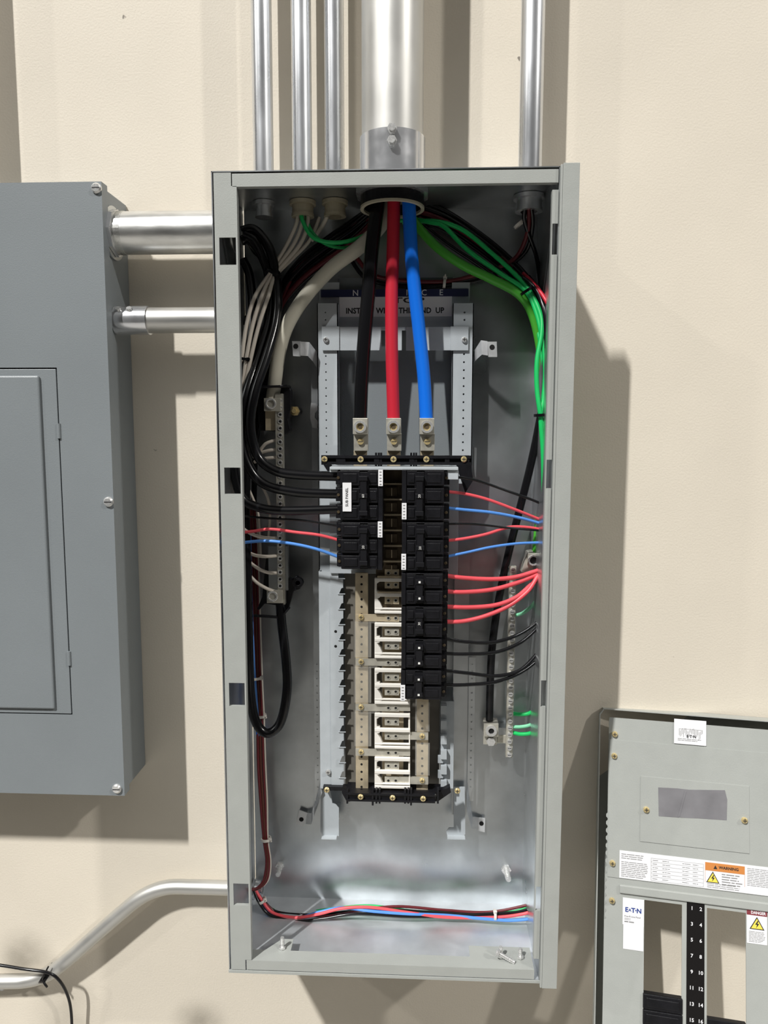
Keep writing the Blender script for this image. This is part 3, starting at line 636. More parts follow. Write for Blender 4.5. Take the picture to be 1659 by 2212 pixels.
# ---------------------------------------------------------------- wires
def wire(name, m, wpx, pts, label, grp, cat='wire'):
    y = sum(p[2] for p in pts)/len(pts)
    q = [P(*p) for p in pts]
    return tag(link(name, MB().tube(q, PX(wpx/2, y), m, 14 if wpx > 12 else 9, 8)), label, cat, grp)
GF = 'thick feeder cables from the top bushing'
wire('feeder_cable', 'ins_black', 30, [(822, 360, .10), (817, 430, .10), (803, 540, .100), (797, 620, .099), (788, 720, .099), (781, 820, .100), (778, 906, .102)], 'thick black feeder cable dropping from the top bushing to the left lug', GF, 'cable')
wire('feeder_cable', 'ins_red', 27, [(852, 360, .088), (851, 430, .090), (849, 540, .095), (846, 640, .098), (846, 740, .100), (848, 830, .101), (850, 906, .102)], 'thick red feeder cable dropping to the middle lug', GF, 'cable')
wire('feeder_cable', 'ins_blue', 28, [(882, 360, .08), (883, 430, .082), (888, 540, .086), (895, 620, .092), (906, 720, .098), (916, 820, .101), (921, 906, .102)], 'thick bright blue feeder cable dropping to the right lug', GF, 'cable')
wire('feeder_cable', 'ins_cream', 30, [(858, 360, .125), (845, 440, .125), (820, 490, .125), (775, 535, .125), (715, 580, .125), (660, 640, .125), (622, 700, .130), (603, 760, .134), (592, 840, .138), (588, 866, .138)], 'thick cream neutral cable curving down left from the top bushing', GF, 'cable')
GB3 = 'three black cables on the left of the top left breaker'
wire('breaker_cable', 'ins_black', 21, [(522, 500, .128), (550, 497, .13), (583, 540, .13), (598, 615, .135), (597, 690, .125), (576, 770, .10), (550, 850, .08), (541, 920, .075), (557, 985, .074), (595, 1017, .074), (650, 1026, .076), (734, 1029, .080)], 'uppermost of the three glossy black cables entering the top left breaker', GB3, 'cable')
wire('breaker_cable', 'ins_black', 21, [(522, 520, .140), (545, 520, .145), (580, 590, .148), (583, 680, .14), (560, 765, .115), (532, 850, .085), (520, 930, .078), (534, 1000, .074), (570, 1045, .074), (640, 1063, .076), (734, 1067, .080)], 'middle one of the three glossy black cables entering the top left breaker', GB3, 'cable')
wire('breaker_cable', 'ins_black', 20, [(524, 560, .15), (540, 600, .15), (545, 700, .13), (522, 800, .10), (508, 900, .09), (505, 1000, .078), (520, 1070, .074), (552, 1094, .074), (610, 1103, .076), (734, 1100, .080)], 'lowest of the three glossy black cables entering the top left breaker', GB3, 'cable')
wire('neutral_cable', 'ins_black', 21, [(605, 1300, .130), (609, 1350, .125), (617, 1420, .115), (620, 1490, .11), (606, 1560, .105), (578, 1584, .10), (553, 1560, .10), (541, 1500, .10), (537, 1400, .10), (534, 1250, .11), (530, 1100, .13), (536, 900, .15), (548, 760, .16), (545, 700, .165), (528, 692, .165)], 'black cable looping down in a U below the neutral bar', 'cable loops', 'cable')
GL = 'thin wires into the lower left breaker'
wire('branch_wire', 'ins_black', 5, [(505, 1110, .09), (540, 1116, .085), (600, 1121, .082), (660, 1125, .082), (736, 1137, .083)], 'thin black wire entering the lower left breaker at its top', GL)
wire('branch_wire', 'ins_red_bright', 7, [(505, 1152, .10), (545, 1148, .088), (585, 1143, .080), (640, 1150, .080), (690, 1156, .081), (736, 1168, .083)], 'red wire entering the lower left breaker from the left', GL)
wire('branch_wire', 'ins_blue_light', 7, [(505, 1175, .10), (545, 1170, .088), (585, 1169, .080), (640, 1176, .080), (690, 1188, .081), (736, 1205, .083)], 'blue wire entering the lower left breaker from the left', GL)
GR = 'thin wires into the upper right breakers'
R_ = [('ins_black', 6, [(962, 1029, .083), (980, 1030, .085), (1030, 1038, .088), (1100, 1062, .095), (1150, 1080, .11), (1185, 1095, .12)], 'thin black wire leaving the topmost right breaker at its top'),
 ('ins_red_bright', 7, [(962, 1062, .083), (1000, 1066, .086), (1050, 1078, .088), (1110, 1100, .095), (1155, 1118, .11), (1185, 1130, .12)], 'red wire leaving the topmost right breaker'),
 ('ins_blue_light', 7, [(962, 1097, .083), (1000, 1101, .086), (1060, 1107, .088), (1120, 1118, .098), (1160, 1129, .11), (1185, 1136, .12)], 'blue wire leaving the topmost right breaker'),
 ('ins_black', 5, [(962, 1132, .083), (1020, 1132, .086), (1080, 1138, .09), (1140, 1144, .10), (1185, 1147, .12)], 'thin black wire leaving the second right breaker'),
 ('ins_red_bright', 7, [(962, 1168, .083), (1000, 1164, .086), (1050, 1154, .088), (1100, 1139, .095), (1145, 1140, .105), (1185, 1148, .12)], 'arched red wire leaving the second right breaker'),
 ('ins_blue_light', 6, [(962, 1203, .083), (1010, 1193, .086), (1060, 1182, .088), (1120, 1174, .098), (1185, 1172, .12)], 'blue wire leaving the second right breaker')]
for m_, w_, q_, l_ in R_: wire('branch_wire', m_, w_, q_, l_, GR)
GRR = 'heavy red wires of the right column'
for q_, l_ in (([(960, 1243, .083), (1000, 1248, .086), (1060, 1251, .09), (1110, 1247, .097), (1150, 1236, .11), (1185, 1224, .12)], 'uppermost of the four heavy red wires at the right'),
    ([(960, 1277, .083), (1000, 1279, .086), (1060, 1274, .09), (1110, 1261, .097), (1150, 1245, .11), (1185, 1228, .12)], 'second from the top of the four heavy red wires at the right'),
    ([(960, 1310, .083), (1010, 1312, .086), (1070, 1307, .09), (1115, 1290, .097), (1148, 1262, .11), (1180, 1236, .125)], 'third from the top of the four heavy red wires at the right'),
    ([(960, 1343, .083), (1000, 1342, .086), (1050, 1330, .088), (1100, 1308, .094), (1140, 1277, .10), (1162, 1243, .11), (1180, 1215, .125)], 'lowest of the four heavy red wires at the right, with a shiny spot')):
    wire('branch_wire', 'ins_red_bright', 9.5, q_, l_, GRR)
GRB = 'black wires of the lower right breakers'
for q_, l_ in (([(958, 1378, .083), (1000, 1386, .086), (1060, 1388, .09), (1110, 1375, .097), (1150, 1352, .11), (1185, 1322, .12)], 'uppermost of the four black wires right of the lower breakers'),
    ([(958, 1411, .083), (1000, 1413, .086), (1070, 1409, .09), (1120, 1390, .097), (1155, 1362, .11), (1185, 1330, .12)], 'second from the top of the four black wires right of the lower breakers'),
    ([(958, 1448, .083), (1010, 1454, .086), (1070, 1460, .09), (1120, 1449, .097), (1155, 1418, .11), (1180, 1385, .12)], 'third from the top of the four black wires right of the lower breakers'),
    ([(958, 1480, .083), (1010, 1479, .086), (1070, 1473, .09), (1120, 1455, .099), (1158, 1428, .115), (1182, 1398, .125)], 'lowest of the four black wires right of the lower breakers')):
    wire('branch_wire', 'ins_black', 8, q_, l_, GRB)
GG = 'green ground wires on the right'
wire('ground_cable', 'ins_green_lime', 19, [(880, 455, .15), (905, 492, .145), (945, 535, .14), (1000, 573, .135), (1060, 602, .13), (1120, 635, .128), (1150, 680, .13), (1168, 760, .14), (1177, 880, .15), (1178, 1000, .15), (1168, 1090, .145), (1158, 1200, .142)], 'thick lime green ground cable running down to the large lug at the right', GG, 'cable')
wire('ground_wire', 'ins_green', 10, [(870, 470, .165), (930, 480, .155), (960, 490, .15), (1010, 540, .14), (1080, 590, .13), (1135, 628, .12), (1160, 680, .11), (1172, 740, .10), (1178, 800, .095), (1174, 860, .09), (1168, 900, .085), (1173, 980, .085), (1175, 1100, .09), (1174, 1250, .095), (1174, 1400, .11)], 'long bright green ground wire running straight down the right edge', GG)
wire('ground_wire', 'ins_green', 10, [(870, 480, .17), (940, 478, .155), (1000, 497, .15), (1060, 545, .14), (1110, 590, .13), (1145, 630, .118), (1168, 680, .105), (1170, 720, .098), (1160, 780, .092), (1160, 840, .088), (1167, 893, .084), (1178, 960, .09), (1182, 1020, .10), (1184, 1200, .12)], 'green ground wire bowing left beside the long bright green one', GG)
wire('ground_wire', 'ins_green', 8, [(1150, 680, .14), (1163, 720, .13), (1172, 780, .12), (1182, 860, .12), (1190, 940, .12)], 'short green ground wire tucked against the right flange', GG)
wire('ground_wire', 'ins_green', 9, [(648, 440, .14), (655, 480, .135), (680, 515, .13), (730, 524, .13), (780, 512, .135), (820, 488, .15), (870, 475, .165)], 'green wire sagging between the tan bushing and the thick feeders', GG)
wire('ground_wire', 'ins_green', 7, [(660, 440, .15), (668, 490, .145), (700, 525, .14), (745, 535, .14), (790, 520, .15), (850, 480, .165)], 'second green wire just below the sagging one at the top', GG)
wire('ground_cable', 'ins_black', 17, [(1138, 600, .14), (1165, 640, .13), (1184, 720, .125), (1182, 820, .13), (1164, 920, .14), (1145, 1010, .145), (1120, 1110, .15), (1095, 1210, .155), (1075, 1310, .158), (1063, 1400, .16), (1059, 1480, .162), (1057, 1566, .163)], 'long black cable running down the right side to the square lug', 'cable loops', 'cable')
for pts_, c_, l_ in (([(1113, 1329, .162), (1128, 1325, .155), (1148, 1310, .145), (1162, 1290, .14), (1180, 1262, .14)], 'ins_green_pale', 'pale green wire near the top of the ground bar'),
    ([(1106, 1541, .162), (1125, 1543, .155), (1145, 1540, .15), (1158, 1528, .145), (1170, 1505, .14)], 'ins_green', 'green wire at the ground bar, uppermost of the bottom three'),
    ([(1106, 1570, .162), (1125, 1570, .155), (1145, 1566, .15), (1160, 1556, .145), (1172, 1540, .14)], 'ins_green_pale', 'pale green wire at the ground bar, between two greener ones'),
    ([(1106, 1582, .162), (1125, 1586, .152), (1148, 1583, .145), (1160, 1570, .14), (1170, 1550, .14)], 'ins_green', 'green wire at the ground bar, lowest of the bottom three')):
    wire('ground_wire', c_, 8 if 'pale' in l_ else 9, pts_, l_, 'ground wires at the ground bar')
# white wires left
GW = 'white neutral wires at the upper left'
for k, (dx, lab) in enumerate(((0, 'white neutral wire at the upper left, outermost of the tied bunch'), (9, 'white neutral wire at the upper left, in the middle of the tied bunch'), (18, 'white neutral wire at the upper left, innermost of the tied bunch'))):
    wire('neutral_wire', 'ins_white', 8.5, [(643+k*8, 440, .145), (641+k*12, 480, .145), (619+k*14, 530, .14), (583+k*7, 590, .132), (551+dx*1.6, 640, .122), (533+dx*1.5, 700, .112), (523+dx*1.1, 770, .10), (514+dx*.7, 850, .092), (508+dx*.4, 960, .09), (504+dx*.5, 1060, .10), (512+dx*.4, 1150, .12)], lab, GW)
wire('neutral_wire', 'ins_white', 8, [(690, 470, .16), (668, 520, .152), (630, 560, .146), (592, 600, .138), (566, 650, .13), (545, 710, .12), (530, 780, .11), (520, 900, .11), (524, 1000, .13)], 'white neutral wire joining the tied bunch from the right', GW)
wire('neutral_wire', 'ins_white', 9, [(712, 430, .145), (708, 462, .148), (695, 490, .158), (672, 520, .16)], 'short white wires curling out of the bushing left of the feeder', GW)
GWN = 'white wires landing on the neutral bar'
for pts_, l_ in (([(548, 985, .14), (560, 975, .135), (575, 958, .13), (600, 950, .132)], 'white wire landing on the neutral bar, highest of the upper three'),
    ([(548, 988, .14), (565, 978, .133), (582, 973, .13), (600, 971, .132)], 'white wire landing on the neutral bar, middle of the upper three'),
    ([(550, 998, .14), (565, 992, .133), (585, 989, .13), (600, 988, .132)], 'white wire landing on the neutral bar, lowest of the upper three'),
    ([(515, 1125, .12), (530, 1145, .118), (550, 1156, .12), (575, 1162, .126), (602, 1162, .132)], 'white wire landing on the neutral bar just below the red branch wire'),
    ([(515, 1165, .12), (530, 1188, .118), (550, 1199, .12), (575, 1202, .122), (602, 1200, .130)], 'white wire landing on the neutral bar below the blue branch wire'),
    ([(515, 1168, .125), (532, 1205, .12), (556, 1227, .12), (580, 1237, .122), (602, 1237, .130)], 'white wire landing on the lower neutral bar, second from the bottom'),
    ([(520, 1190, .12), (532, 1230, .116), (552, 1256, .116), (578, 1272, .118), (600, 1279, .13)], 'bottom white wire curving into the lower end of the neutral bar')):
    wire('neutral_wire', 'ins_white', 7.5, pts_, l_, GWN)
wire('neutral_wire', 'ins_white', 6, [(530, 1040, .14), (555, 1100, .145), (560, 1140, .15), (563, 1200, .155)], 'thin white wire hanging behind the black cables at the left', GW)
wire('neutral_wire', 'ins_white', 6, [(560, 1040, .15), (578, 1075, .145), (583, 1110, .145), (580, 1160, .15)], 'thin white wire hanging in front of the neutral bar', GW)
# left vertical bundle
GVB = 'bundled wires down the left wall of the box'
defs = [('ins_darkred', 7, 0, 'dark red wire at the left of the bundle down the left wall'), ('ins_brown', 7, 5, 'brown wire in the bundle down the left wall'), ('ins_white', 4, 14, 'thin white wire at the right of the bundle down the left wall'),
        ('ins_black', 5, 8, 'black wire in the bundle down the left wall'), ('ins_darkred', 6, 10, 'dark red wire in the middle of the bundle down the left wall')]
for k, (m_, w_, dx, l_) in enumerate(defs):
    wire('bundled_wire', m_, w_, [(540+dx, 1100, .165), (544+dx, 1200, .165), (548+dx, 1330, .165), (552+dx, 1460, .16), (556+dx, 1545, .16), (558+dx*1.1, 1650, .158), (563+dx, 1730, .158), (570+dx*.6, 1811, .155), (576+dx*.6, 1860, .152), (570+dx*.7, 1900, .15), (555+dx*.3, 1919, .148), (535, 1922, .15)], l_, GVB)
for m_, w_, dx, l_ in (('ins_blue_light', 6, 2, 'blue wire in the bundle down the left wall'), ('ins_blue', 5, -3, 'darker blue wire in the bundle down the left wall')):
    wire('bundled_wire', m_, w_, [(538+dx, 1150, .16), (541+dx, 1300, .155), (545+dx, 1400, .15), (549+dx, 1470, .15), (554+dx, 1540, .152), (562+dx, 1620, .165)], l_, GVB)
# bottom run
GBT = 'wires along the bottom of the box'
for m_, w_, pts_, l_ in (('ins_red_bright', 7, [(552, 1922, .15), (566, 1945, .145), (590, 1972, .14), (640, 1982, .135), (690, 1974, .13), (740, 1962, .13), (800, 1960, .13), (880, 1971, .13), (960, 1981, .13), (1060, 1982, .13), (1120, 1976, .13), (1150, 1966, .13), (1168, 1940, .14)], 'red wire lying along the bottom of the box, frontmost'),
    ('ins_blue_light', 7, [(550, 1925, .15), (562, 1950, .147), (590, 1980, .14), (640, 1984, .137), (690, 1970, .133), (740, 1961, .135), (800, 1968, .128), (880, 1974, .128), (960, 1977, .133), (1040, 1984, .128), (1100, 1988, .127), (1150, 1984, .127), (1175, 1978, .13)], 'light blue wire twisting along the bottom of the box'),
    ('ins_black', 7, [(548, 1922, .15), (560, 1950, .142), (585, 1978, .137), (640, 1990, .13), (700, 1984, .127), (770, 1974, .127), (880, 1980, .127), (980, 1978, .135), (1060, 1974, .135), (1120, 1970, .135), (1160, 1955, .14)], 'black wire lying along the bottom of the box'),
    ('ins_darkred', 6, [(552, 1922, .15), (572, 1950, .15), (600, 1972, .15), (650, 1978, .145), (720, 1978, .14), (780, 1966, .14), (860, 1958, .15), (960, 1966, .15), (1060, 1970, .15), (1160, 1950, .15)], 'dark red wire at the rear of the run along the bottom'),
    ('ins_green', 5, [(580, 1962, .16), (640, 1972, .16), (720, 1962, .16), (800, 1956, .16), (900, 1968, .155), (980, 1968, .155), (1060, 1972, .15), (1120, 1966, .15), (1148, 1945, .15), (1158, 1880, .15), (1158, 1700, .15)], 'green wire at the rear of the run along the bottom'),
    ('ins_black', 6, [(570, 1945, .155), (600, 1970, .15), (680, 1976, .145), (760, 1968, .147), (850, 1966, .145), (950, 1972, .145), (1050, 1976, .14), (1130, 1974, .14), (1168, 1950, .145)], 'second black wire, behind the red one along the bottom')):
    wire('bottom_wire', m_, w_, pts_, l_, GBT)
GRV = 'wires down the right wall of the box'
wire('side_wire', 'ins_blue', 8, [(1182, 1350, .13), (1165, 1430, .115), (1166, 1460, .11), (1170, 1495, .11), (1185, 1560, .13)], 'blue wire bulging out beside the right flange', GRV)
wire('side_wire', 'ins_blue_light', 6, [(1180, 1560, .14), (1160, 1620, .13), (1158, 1680, .13), (1158, 1760, .13), (1158, 1850, .13), (1162, 1950, .13), (1166, 1985, .13)], 'light blue wire running down inside the right flange', GRV)
wire('side_wire', 'ins_darkred', 6, [(1165, 1700, .15), (1157, 1780, .14), (1152, 1870, .13), (1156, 1920, .13), (1165, 1950, .13)], 'dark red wire low beside the right flange', GRV)
wire('side_wire', 'ins_black', 8, [(1185, 1250, .14), (1172, 1330, .135), (1170, 1420, .135), (1172, 1520, .14), (1172, 1620, .145), (1165, 1700, .15)], 'black wire running down behind the green ones at the right', GRV)
wire('side_wire', 'ins_red', 8, [(1135, 600, .13), (1150, 612, .115), (1168, 632, .10), (1182, 655, .09), (1200, 690, .09)], 'red wire curving behind the right flange below the tie', GRV)
wire('side_wire', 'ins_red', 7, [(1130, 590, .14), (1155, 614, .12), (1175, 640, .105), (1192, 668, .10)], 'second red wire curving behind the right flange', GRV)
wire('side_wire', 'ins_black', 9, [(1130, 600, .125), (1152, 618, .11), (1168, 645, .10), (1178, 690, .09), (1182, 780, .09), (1190, 900, .10)], 'glossy black wire curving down under the red ones at the right', GRV)
# dark loops at the top
GTL = 'wire bunches behind the feeders'
random.seed(3)
arcs = [('ins_darkred', [(800, 470, .17), (740, 500, .175), (680, 545, .175), (630, 600, .17), (600, 680, .17)], 'dark red'), ('ins_black', [(810, 480, .175), (740, 520, .18), (690, 560, .18), (640, 610, .175), (590, 700, .17)], 'black'),
        ('ins_darkred', [(905, 470, .175), (980, 510, .18), (1040, 555, .18), (1090, 600, .18), (1140, 640, .17)], 'dark red'), ('ins_black', [(905, 480, .17), (970, 530, .178), (1030, 570, .178), (1100, 620, .17), (1150, 660, .16)], 'black'),
        ('ins_darkred', [(760, 540, .18), (800, 590, .18), (860, 605, .18), (960, 608, .18), (1040, 590, .18), (1110, 560, .17), (1140, 500, .15), (1142, 440, .135)], 'dark red'),
        ('ins_black', [(750, 545, .185), (790, 600, .185), (870, 618, .185), (970, 615, .185), (1050, 600, .185), (1130, 550, .17), (1150, 490, .15), (1146, 440, .135)], 'black'),
        ('ins_brown', [(900, 465, .18), (990, 490, .182), (1050, 530, .18), (1090, 560, .175), (1130, 600, .17)], 'brown'),
        ('ins_black', [(1135, 440, .13), (1132, 470, .14), (1140, 500, .15), (1160, 560, .16), (1170, 640, .16)], 'black')]
desc = ['sweeping from the feeders to the upper left corner', 'just under the dark red one at the upper left', 'sweeping from the feeders to the upper right corner', 'just under the dark red one at the upper right',
        'making a low loop behind the feeders', 'making the lowest loop behind the feeders', 'sweeping right above the thick green cable', 'hanging from the bushing at far right']
for (m_, pts_, c_), d_ in zip(arcs, desc):
    q = [P(*p) for p in pts_]; b = MB()
    b.tube(q, .0035, m_, 9, 8)
    tag(link('looped_wire', b), '%s wire %s' % (c_, d_), 'wire', GTL)
fan = MB
for k in range(7):
    o_ = k*9; y_ = .178-.004*(k % 3)
    q = [P(*p) for p in ((815, 440+o_*.6, y_), (760, 478+o_, y_), (700, 520+o_, y_), (650, 560+o_, y_), (612, 612+o_*.9, y_), (588, 690+o_*.6, y_))]
    tag(link('looped_wire', MB().tube(q, .0042, 'ins_darkred' if k == 5 else 'ins_black', 9, 8)), 'dark red wire among the black fan behind the cream cable' if k == 5 else 'black wire in the dark fan behind the cream cable at the upper left', 'wire', 'dark fan of wires at the upper left')
for k in range(5):
    o_ = k*11; y_ = .180-.004*(k % 3)
    q = [P(*p) for p in ((895, 432+o_, y_), (960, 455+o_, y_), (1030, 500+o_, y_), (1090, 548+o_, y_), (1140, 600+o_, y_-.01), (1172, 660+o_, y_-.02), (1184, 760, y_-.03))]
    tag(link('looped_wire', MB().tube(q, .0042, 'ins_darkred' if k == 2 else 'ins_black', 9, 8)), 'dark red wire among the black fan behind the thick green cable' if k == 2 else 'black wire in the dark fan behind the thick green cable', 'wire', 'dark fan of wires at the upper right')
for k in range(5):
    q = [P(*p) for p in ((528, 505, .12+k*.012), (552, 520+k*6, .12+k*.012), (572+k*3, 570, .13+k*.010), (580+k*4, 650, .14+k*.007), (570+k*4, 740, .15+k*.005), (560+k*3, 840, .160), (552, 960, .165), (548, 1100, .168))]
    tag(link('looped_wire', MB().tube(q, .005, 'ins_black', 10, 8)), 'black cable hanging in the dark bundle along the left wall', 'wire', 'dark bundle along the left wall')
# zip ties
GT = 'zip ties'
def tie(u, v, y, du, dv, wpx, m, label, hd=1):
    c = P(u, v, y); d = V((du, 0, -dv)).normalized(); r = PX(wpx/2, y)
    b = MB(); b.ring(c, d, r, r+.0014, .0045, m, 20); side = d.cross(V((0, 1, 0))).normalized()*hd
    h = c+V((0, -r*.5, 0))+side*r; b.cyl(h-d*.003, h+d*.003, .003, m, 8); b.tube([h, h+V((0, -.006, 0))+side*.004], .0011, m, 6)
    tag(link('zip_tie', b), label, 'zip tie', GT)
tie(589, 591, .133, -.5, 1, 34, 'ins_black', 'black zip tie round the white wires at the upper left')
tie(526, 776, .10, -.1, 1, 22, 'ins_black', 'black zip tie round the white wires beside the left flange')
tie(1140, 628, .12, .6, 1, 30, 'ins_black', 'black zip tie round the green wires at the upper right')
tie(1167, 897, .087, .05, 1, 24, 'ins_black', 'black zip tie round two green wires halfway down the right flange')
tie(1122, 484, .15, .8, 1, 22, 'tie_white', 'white zip tie in the dark upper right corner')
tie(960, 612, .18, 1, .1, 22, 'tie_white', 'white zip tie standing up from the loop behind the blue feeder')
tie(553, 1463, .155, .05, 1, 28, 'tie_white', 'white zip tie round the left wall bundle, higher of two close together')
tie(564, 1546, .157, .05, 1, 20, 'tie_white', 'white zip tie round the left wall bundle above the bottom of the black loop')
tie(575, 1812, .155, .05, 1, 20, 'tie_white', 'white zip tie round the left bundle near the lower left anchor bolt')
tie(566, 1945, .147, .5, 1, 18, 'tie_white', 'white zip tie at the lower left corner where the bundle bends')
tie(1069, 1976, .132, 1, 0, 20, 'tie_white', 'white zip tie upright on the run of wires at the bottom')
# conduit connector at lower-left
b = MB(); cz = P(552, 1920, yc).z; b.ring((.006, yc, cz), (1, 0, 0), .010, .015, .012, 'fitting_zinc'); b.ring((.015, yc, cz), (1, 0, 0), .009, .0125, .006, 'fitting_zinc'); b.ring((.002, yc, cz), (1, 0, 0), .012, .019, .004, 'fitting_zinc', 8)
tag(link('conduit_connector', b), 'zinc connector inside the box where the bent conduit enters low on the left', 'conduit connector')
# ---------------------------------------------------------------- leaning dead-front cover (right)
yw, ln = .1714, .2212
O = V((.7666, .0956, .0679)); Xv = V((math.cos(yw), -math.sin(yw), 0)); Nv = V((-math.sin(yw), -math.cos(yw), 0))
Zv = V((0, 0, 1))*math.cos(ln)-Nv*math.sin(ln); Yv = Zv.cross(Xv)
MW = Matrix(((Xv.x, Yv.x, Zv.x, O.x), (Xv.y, Yv.y, Zv.y, O.y), (Xv.z, Yv.z, Zv.z, O.z), (0, 0, 0, 1)))
MWi = MW.inverted()
def Q(u, v, yl=0):
    c = MWi @ CAM; d = MWi.to_3x3() @ ray(u, v); p = c+d*((yl-c.y)/d.y); return p.x, p.z
def QR(u0, v0, u1, v1, yl=0):
    a, c_ = Q(u0, v0, yl), Q(u1, v1, yl); return a[0], c_[0], c_[1], a[1]
cov = thing('dead_front_cover', 'removed grey breaker-panel cover leaning against the wall at the lower right', 'panel cover'); cov.matrix_world = MW
XL, XR, ZTp, ZBt = -.1500, .235, .3065, -.46
o0, o1, o2, o3 = -.0765, -.0158, .0238, .0845; zo = .0035
b = MB(); T = .0018
XE = -.1395; zE = Q(1400, 1556)[1]; zR = Q(1400, 1537)[1]; ZTp = zR
ed = [(o0, ZBt), (o0, zE), (XE+.001, zE), (XE, zE-.004)]
z_ = Q(1308, 1755)[1]; zq = Q(1303, 1985)[1]; ed.append((XE, z_))
while z_ > zq:
    ed += [(XE, z_), (XE-.0022, z_-.0025), (XE-.0022, z_-.0065), (XE, z_-.0090), (XE+.0006, z_-.0108)]; z_ -= .0127
ed += [(XE-.003, z_), (XE-.003, ZBt)]
b.prism(ed, 0, T, G); b.box(o1, o2, 0, T, ZBt, zo, G); b.box(o3, XR, 0, T, ZBt, zo, G); b.box(o0, XR, 0, T, zo, zE, G)
zs1 = .2664
link('face_plate', b, cov)
b = MB(); b.box(-.138, XR, -.0012, 0, .0345, zs1, G); link('upper_plate', b, cov)
b = MB(); b.box(-.118, XR, -.004, 0, .0100, .0245, G); link('ridge', b, cov, bevel=.0038)
XO = Q(1289, 1900, -.002)[0]
b = MB(); b.prism([(XO, ZBt), (XO+.0016, ZBt), (XO+.0016, zR-.012), (XO+.008, zR-.002), (XO+.008, zR), (XO, zR-.010)], -.003, .040, G)
link('side_flange', b, cov, label='left flange of the leaning cover')
b = MB(); b.box(XO+.006, XR, -.003, .040, zR-.0016, zR, G); link('top_flange', b, cov)
b = MB(); b.box(XO, XE+.02, .038, .040, ZBt, zR, G); b.box(XE, XR, .038, .040, zE-.02, zR, G); link('rear_lip', b, cov)
# access plate
p0, p1, q0, q1 = -.085, .0900, .0996, .2095
b = MB(); b.box(p0, p1, -.0024, -.0012, q0, q1, G); ap = link('access_plate', b, cov, bevel=.0003)
b = MB(); pts_ = [Q(u, v, -.003) for u, v in ((1422, 1701), (1463, 1703), (1488, 1706), (1566, 1707), (1571, 1727), (1570, 1772), (1510, 1768), (1464, 1766), (1423, 1763))]
b.prism(pts_, -.0028, -.0023, 'duct_tape'); a_, c_ = Q(1464, 1705), Q(1463, 1765); b.prism([Q(1478, 1708), Q(1482, 1709), Q(1468, 1762), Q(1463, 1765)], -.0034, -.0028, 'duct_tape'); link('duct_tape', b, cov, label='strip of grey duct tape')
for u, v in ((1396, 1749), (1608, 1772)):
    s_ = MB(); x_, z_ = Q(u, v, -.003); screw_at(s_, x_, -.0024, z_, .0052, 'brass', .005); link('screw', s_, ap, label='brass screw')
for u, v in ((1328, 1586), (1327, 1633), (1323, 1865), (1322, 1946)):
    s_ = MB(); x_, z_ = Q(u, v, -.003); screw_at(s_, x_, -.0012, z_, .0050, 'brass', .005); link('screw', s_, cov, label='brass screw')
# number strip
b = MB(); x0, x1 = -.0083, .0200; b.box(x0, x1, -.0004, 0, -.46, .011, 'strip_black')
for k in range(9):
    b.text(str(2*k+1), .0, -.0006, -.0254*k, .0082, 'label_white', bold=.02); b.text(str(2*k+2), .0140, -.0006, -.0254*k, .0082, 'label_white', bold=.02)
link('number_strip', b, cov, label='black strip with circuit numbers')
# labels
def lab(name, u0, v0, u1, v1, label, y=-.0006):
    x0, x1, z0, z1 = QR(u0, v0, u1, v1); b = MB(); b.box(x0, x1, y, y+.0004, z0, z1, 'label_white'); return b, x0, x1, z0, z1
b, x0, x1, z0, z1 = lab('l', 1456, 1552, 1525, 1611, '', -.0020); yy = -.0022
b.text('E·T·N', (x0+x1)/2+.002, yy, z0+.0135, .0065, 'ink', bold=.04)
b.lines(x0+.006, x1-.006, yy, z0+.010, z0+.005, 2, 'ink_grey')
random.seed(11)
for k in range(22):
    xk = x0+.008+k*.0018; zk = z1-.014-random.random()*.006; b.box(xk, xk+.0006, yy, yy+.0001, zk-.006-random.random()*.008, zk, 'ink_grey')
b.box(x0+.008, x1-.008, yy, yy+.0001, z1-.0165, z1-.0160, 'ink_grey')
link('maker_label', b, cov, label='white label with a black wordmark at the top of the cover')
b = MB(); b.box(x0-.0002, x1+.0002, -.0128, -.0124, z1-.004, z1+.004, 'ink'); 
# long specification label
zt1, zt0 = .0930, .0400
zA1 = Q(1340, 1836)[1]; zA0 = Q(1337, 1895)[1]
xl0 = Q(1338, 1860)[0]; yy = -.0018
b = MB(); b.box(xl0, XR, -.0016, -.0012, zA0, zA1, 'label_white'); H = zA1-zA0
xs1, xs2, xs3 = Q(1406, 1870)[0], Q(1523, 1885)[0], Q(1608, 1890)[0]
b.lines(xl0+.003, xs1-.004, yy, zA1-.004, zA1-.014, 3, 'ink_grey'); b.lines(xl0+.003, xs1-.003, yy, zA1-.017, zA0+.002, 9, 'ink_grey')
xt0, xt1 = xs1, xs2-.003
for zz_ in [zA1-.007-k*(H-.009)/6 for k in range(7)]: b.box(xt0, xt1, yy, yy+.0001, zz_-.0002, zz_+.0002, 'ink_grey')
b.box(xt0, xt0+.0004, yy, yy+.0001, zA1-.007-(H-.009), zA1-.007, 'ink_grey'); b.box(xt1, xt1+.0004, yy, yy+.0001, zA1-.007-(H-.009), zA1-.007, 'ink_grey')
for k in range(6):
    zz_ = zA1-.007-(k+.5)*(H-.009)/6
    for f0, f1 in ((.03, .14), (.22, .38), (.60, .76), (.80, .92)):
        b.lines(xt0+(xt1-xt0)*f0, xt0+(xt1-xt0)*f1, yy, zz_+.0012, zz_-.0012, 1, 'ink_grey', .4)
link('specification_label', b, cov, label='long white specification label')
b = MB(); b.box(xs2, xs3, -.0020, -.0016, zA1-.016, zA1-.003, 'orange_print'); b.text('WARNING', (xs2+xs3)/2+.006, -.0023, zA1-.0095, .0064, 'ink', bold=.03)
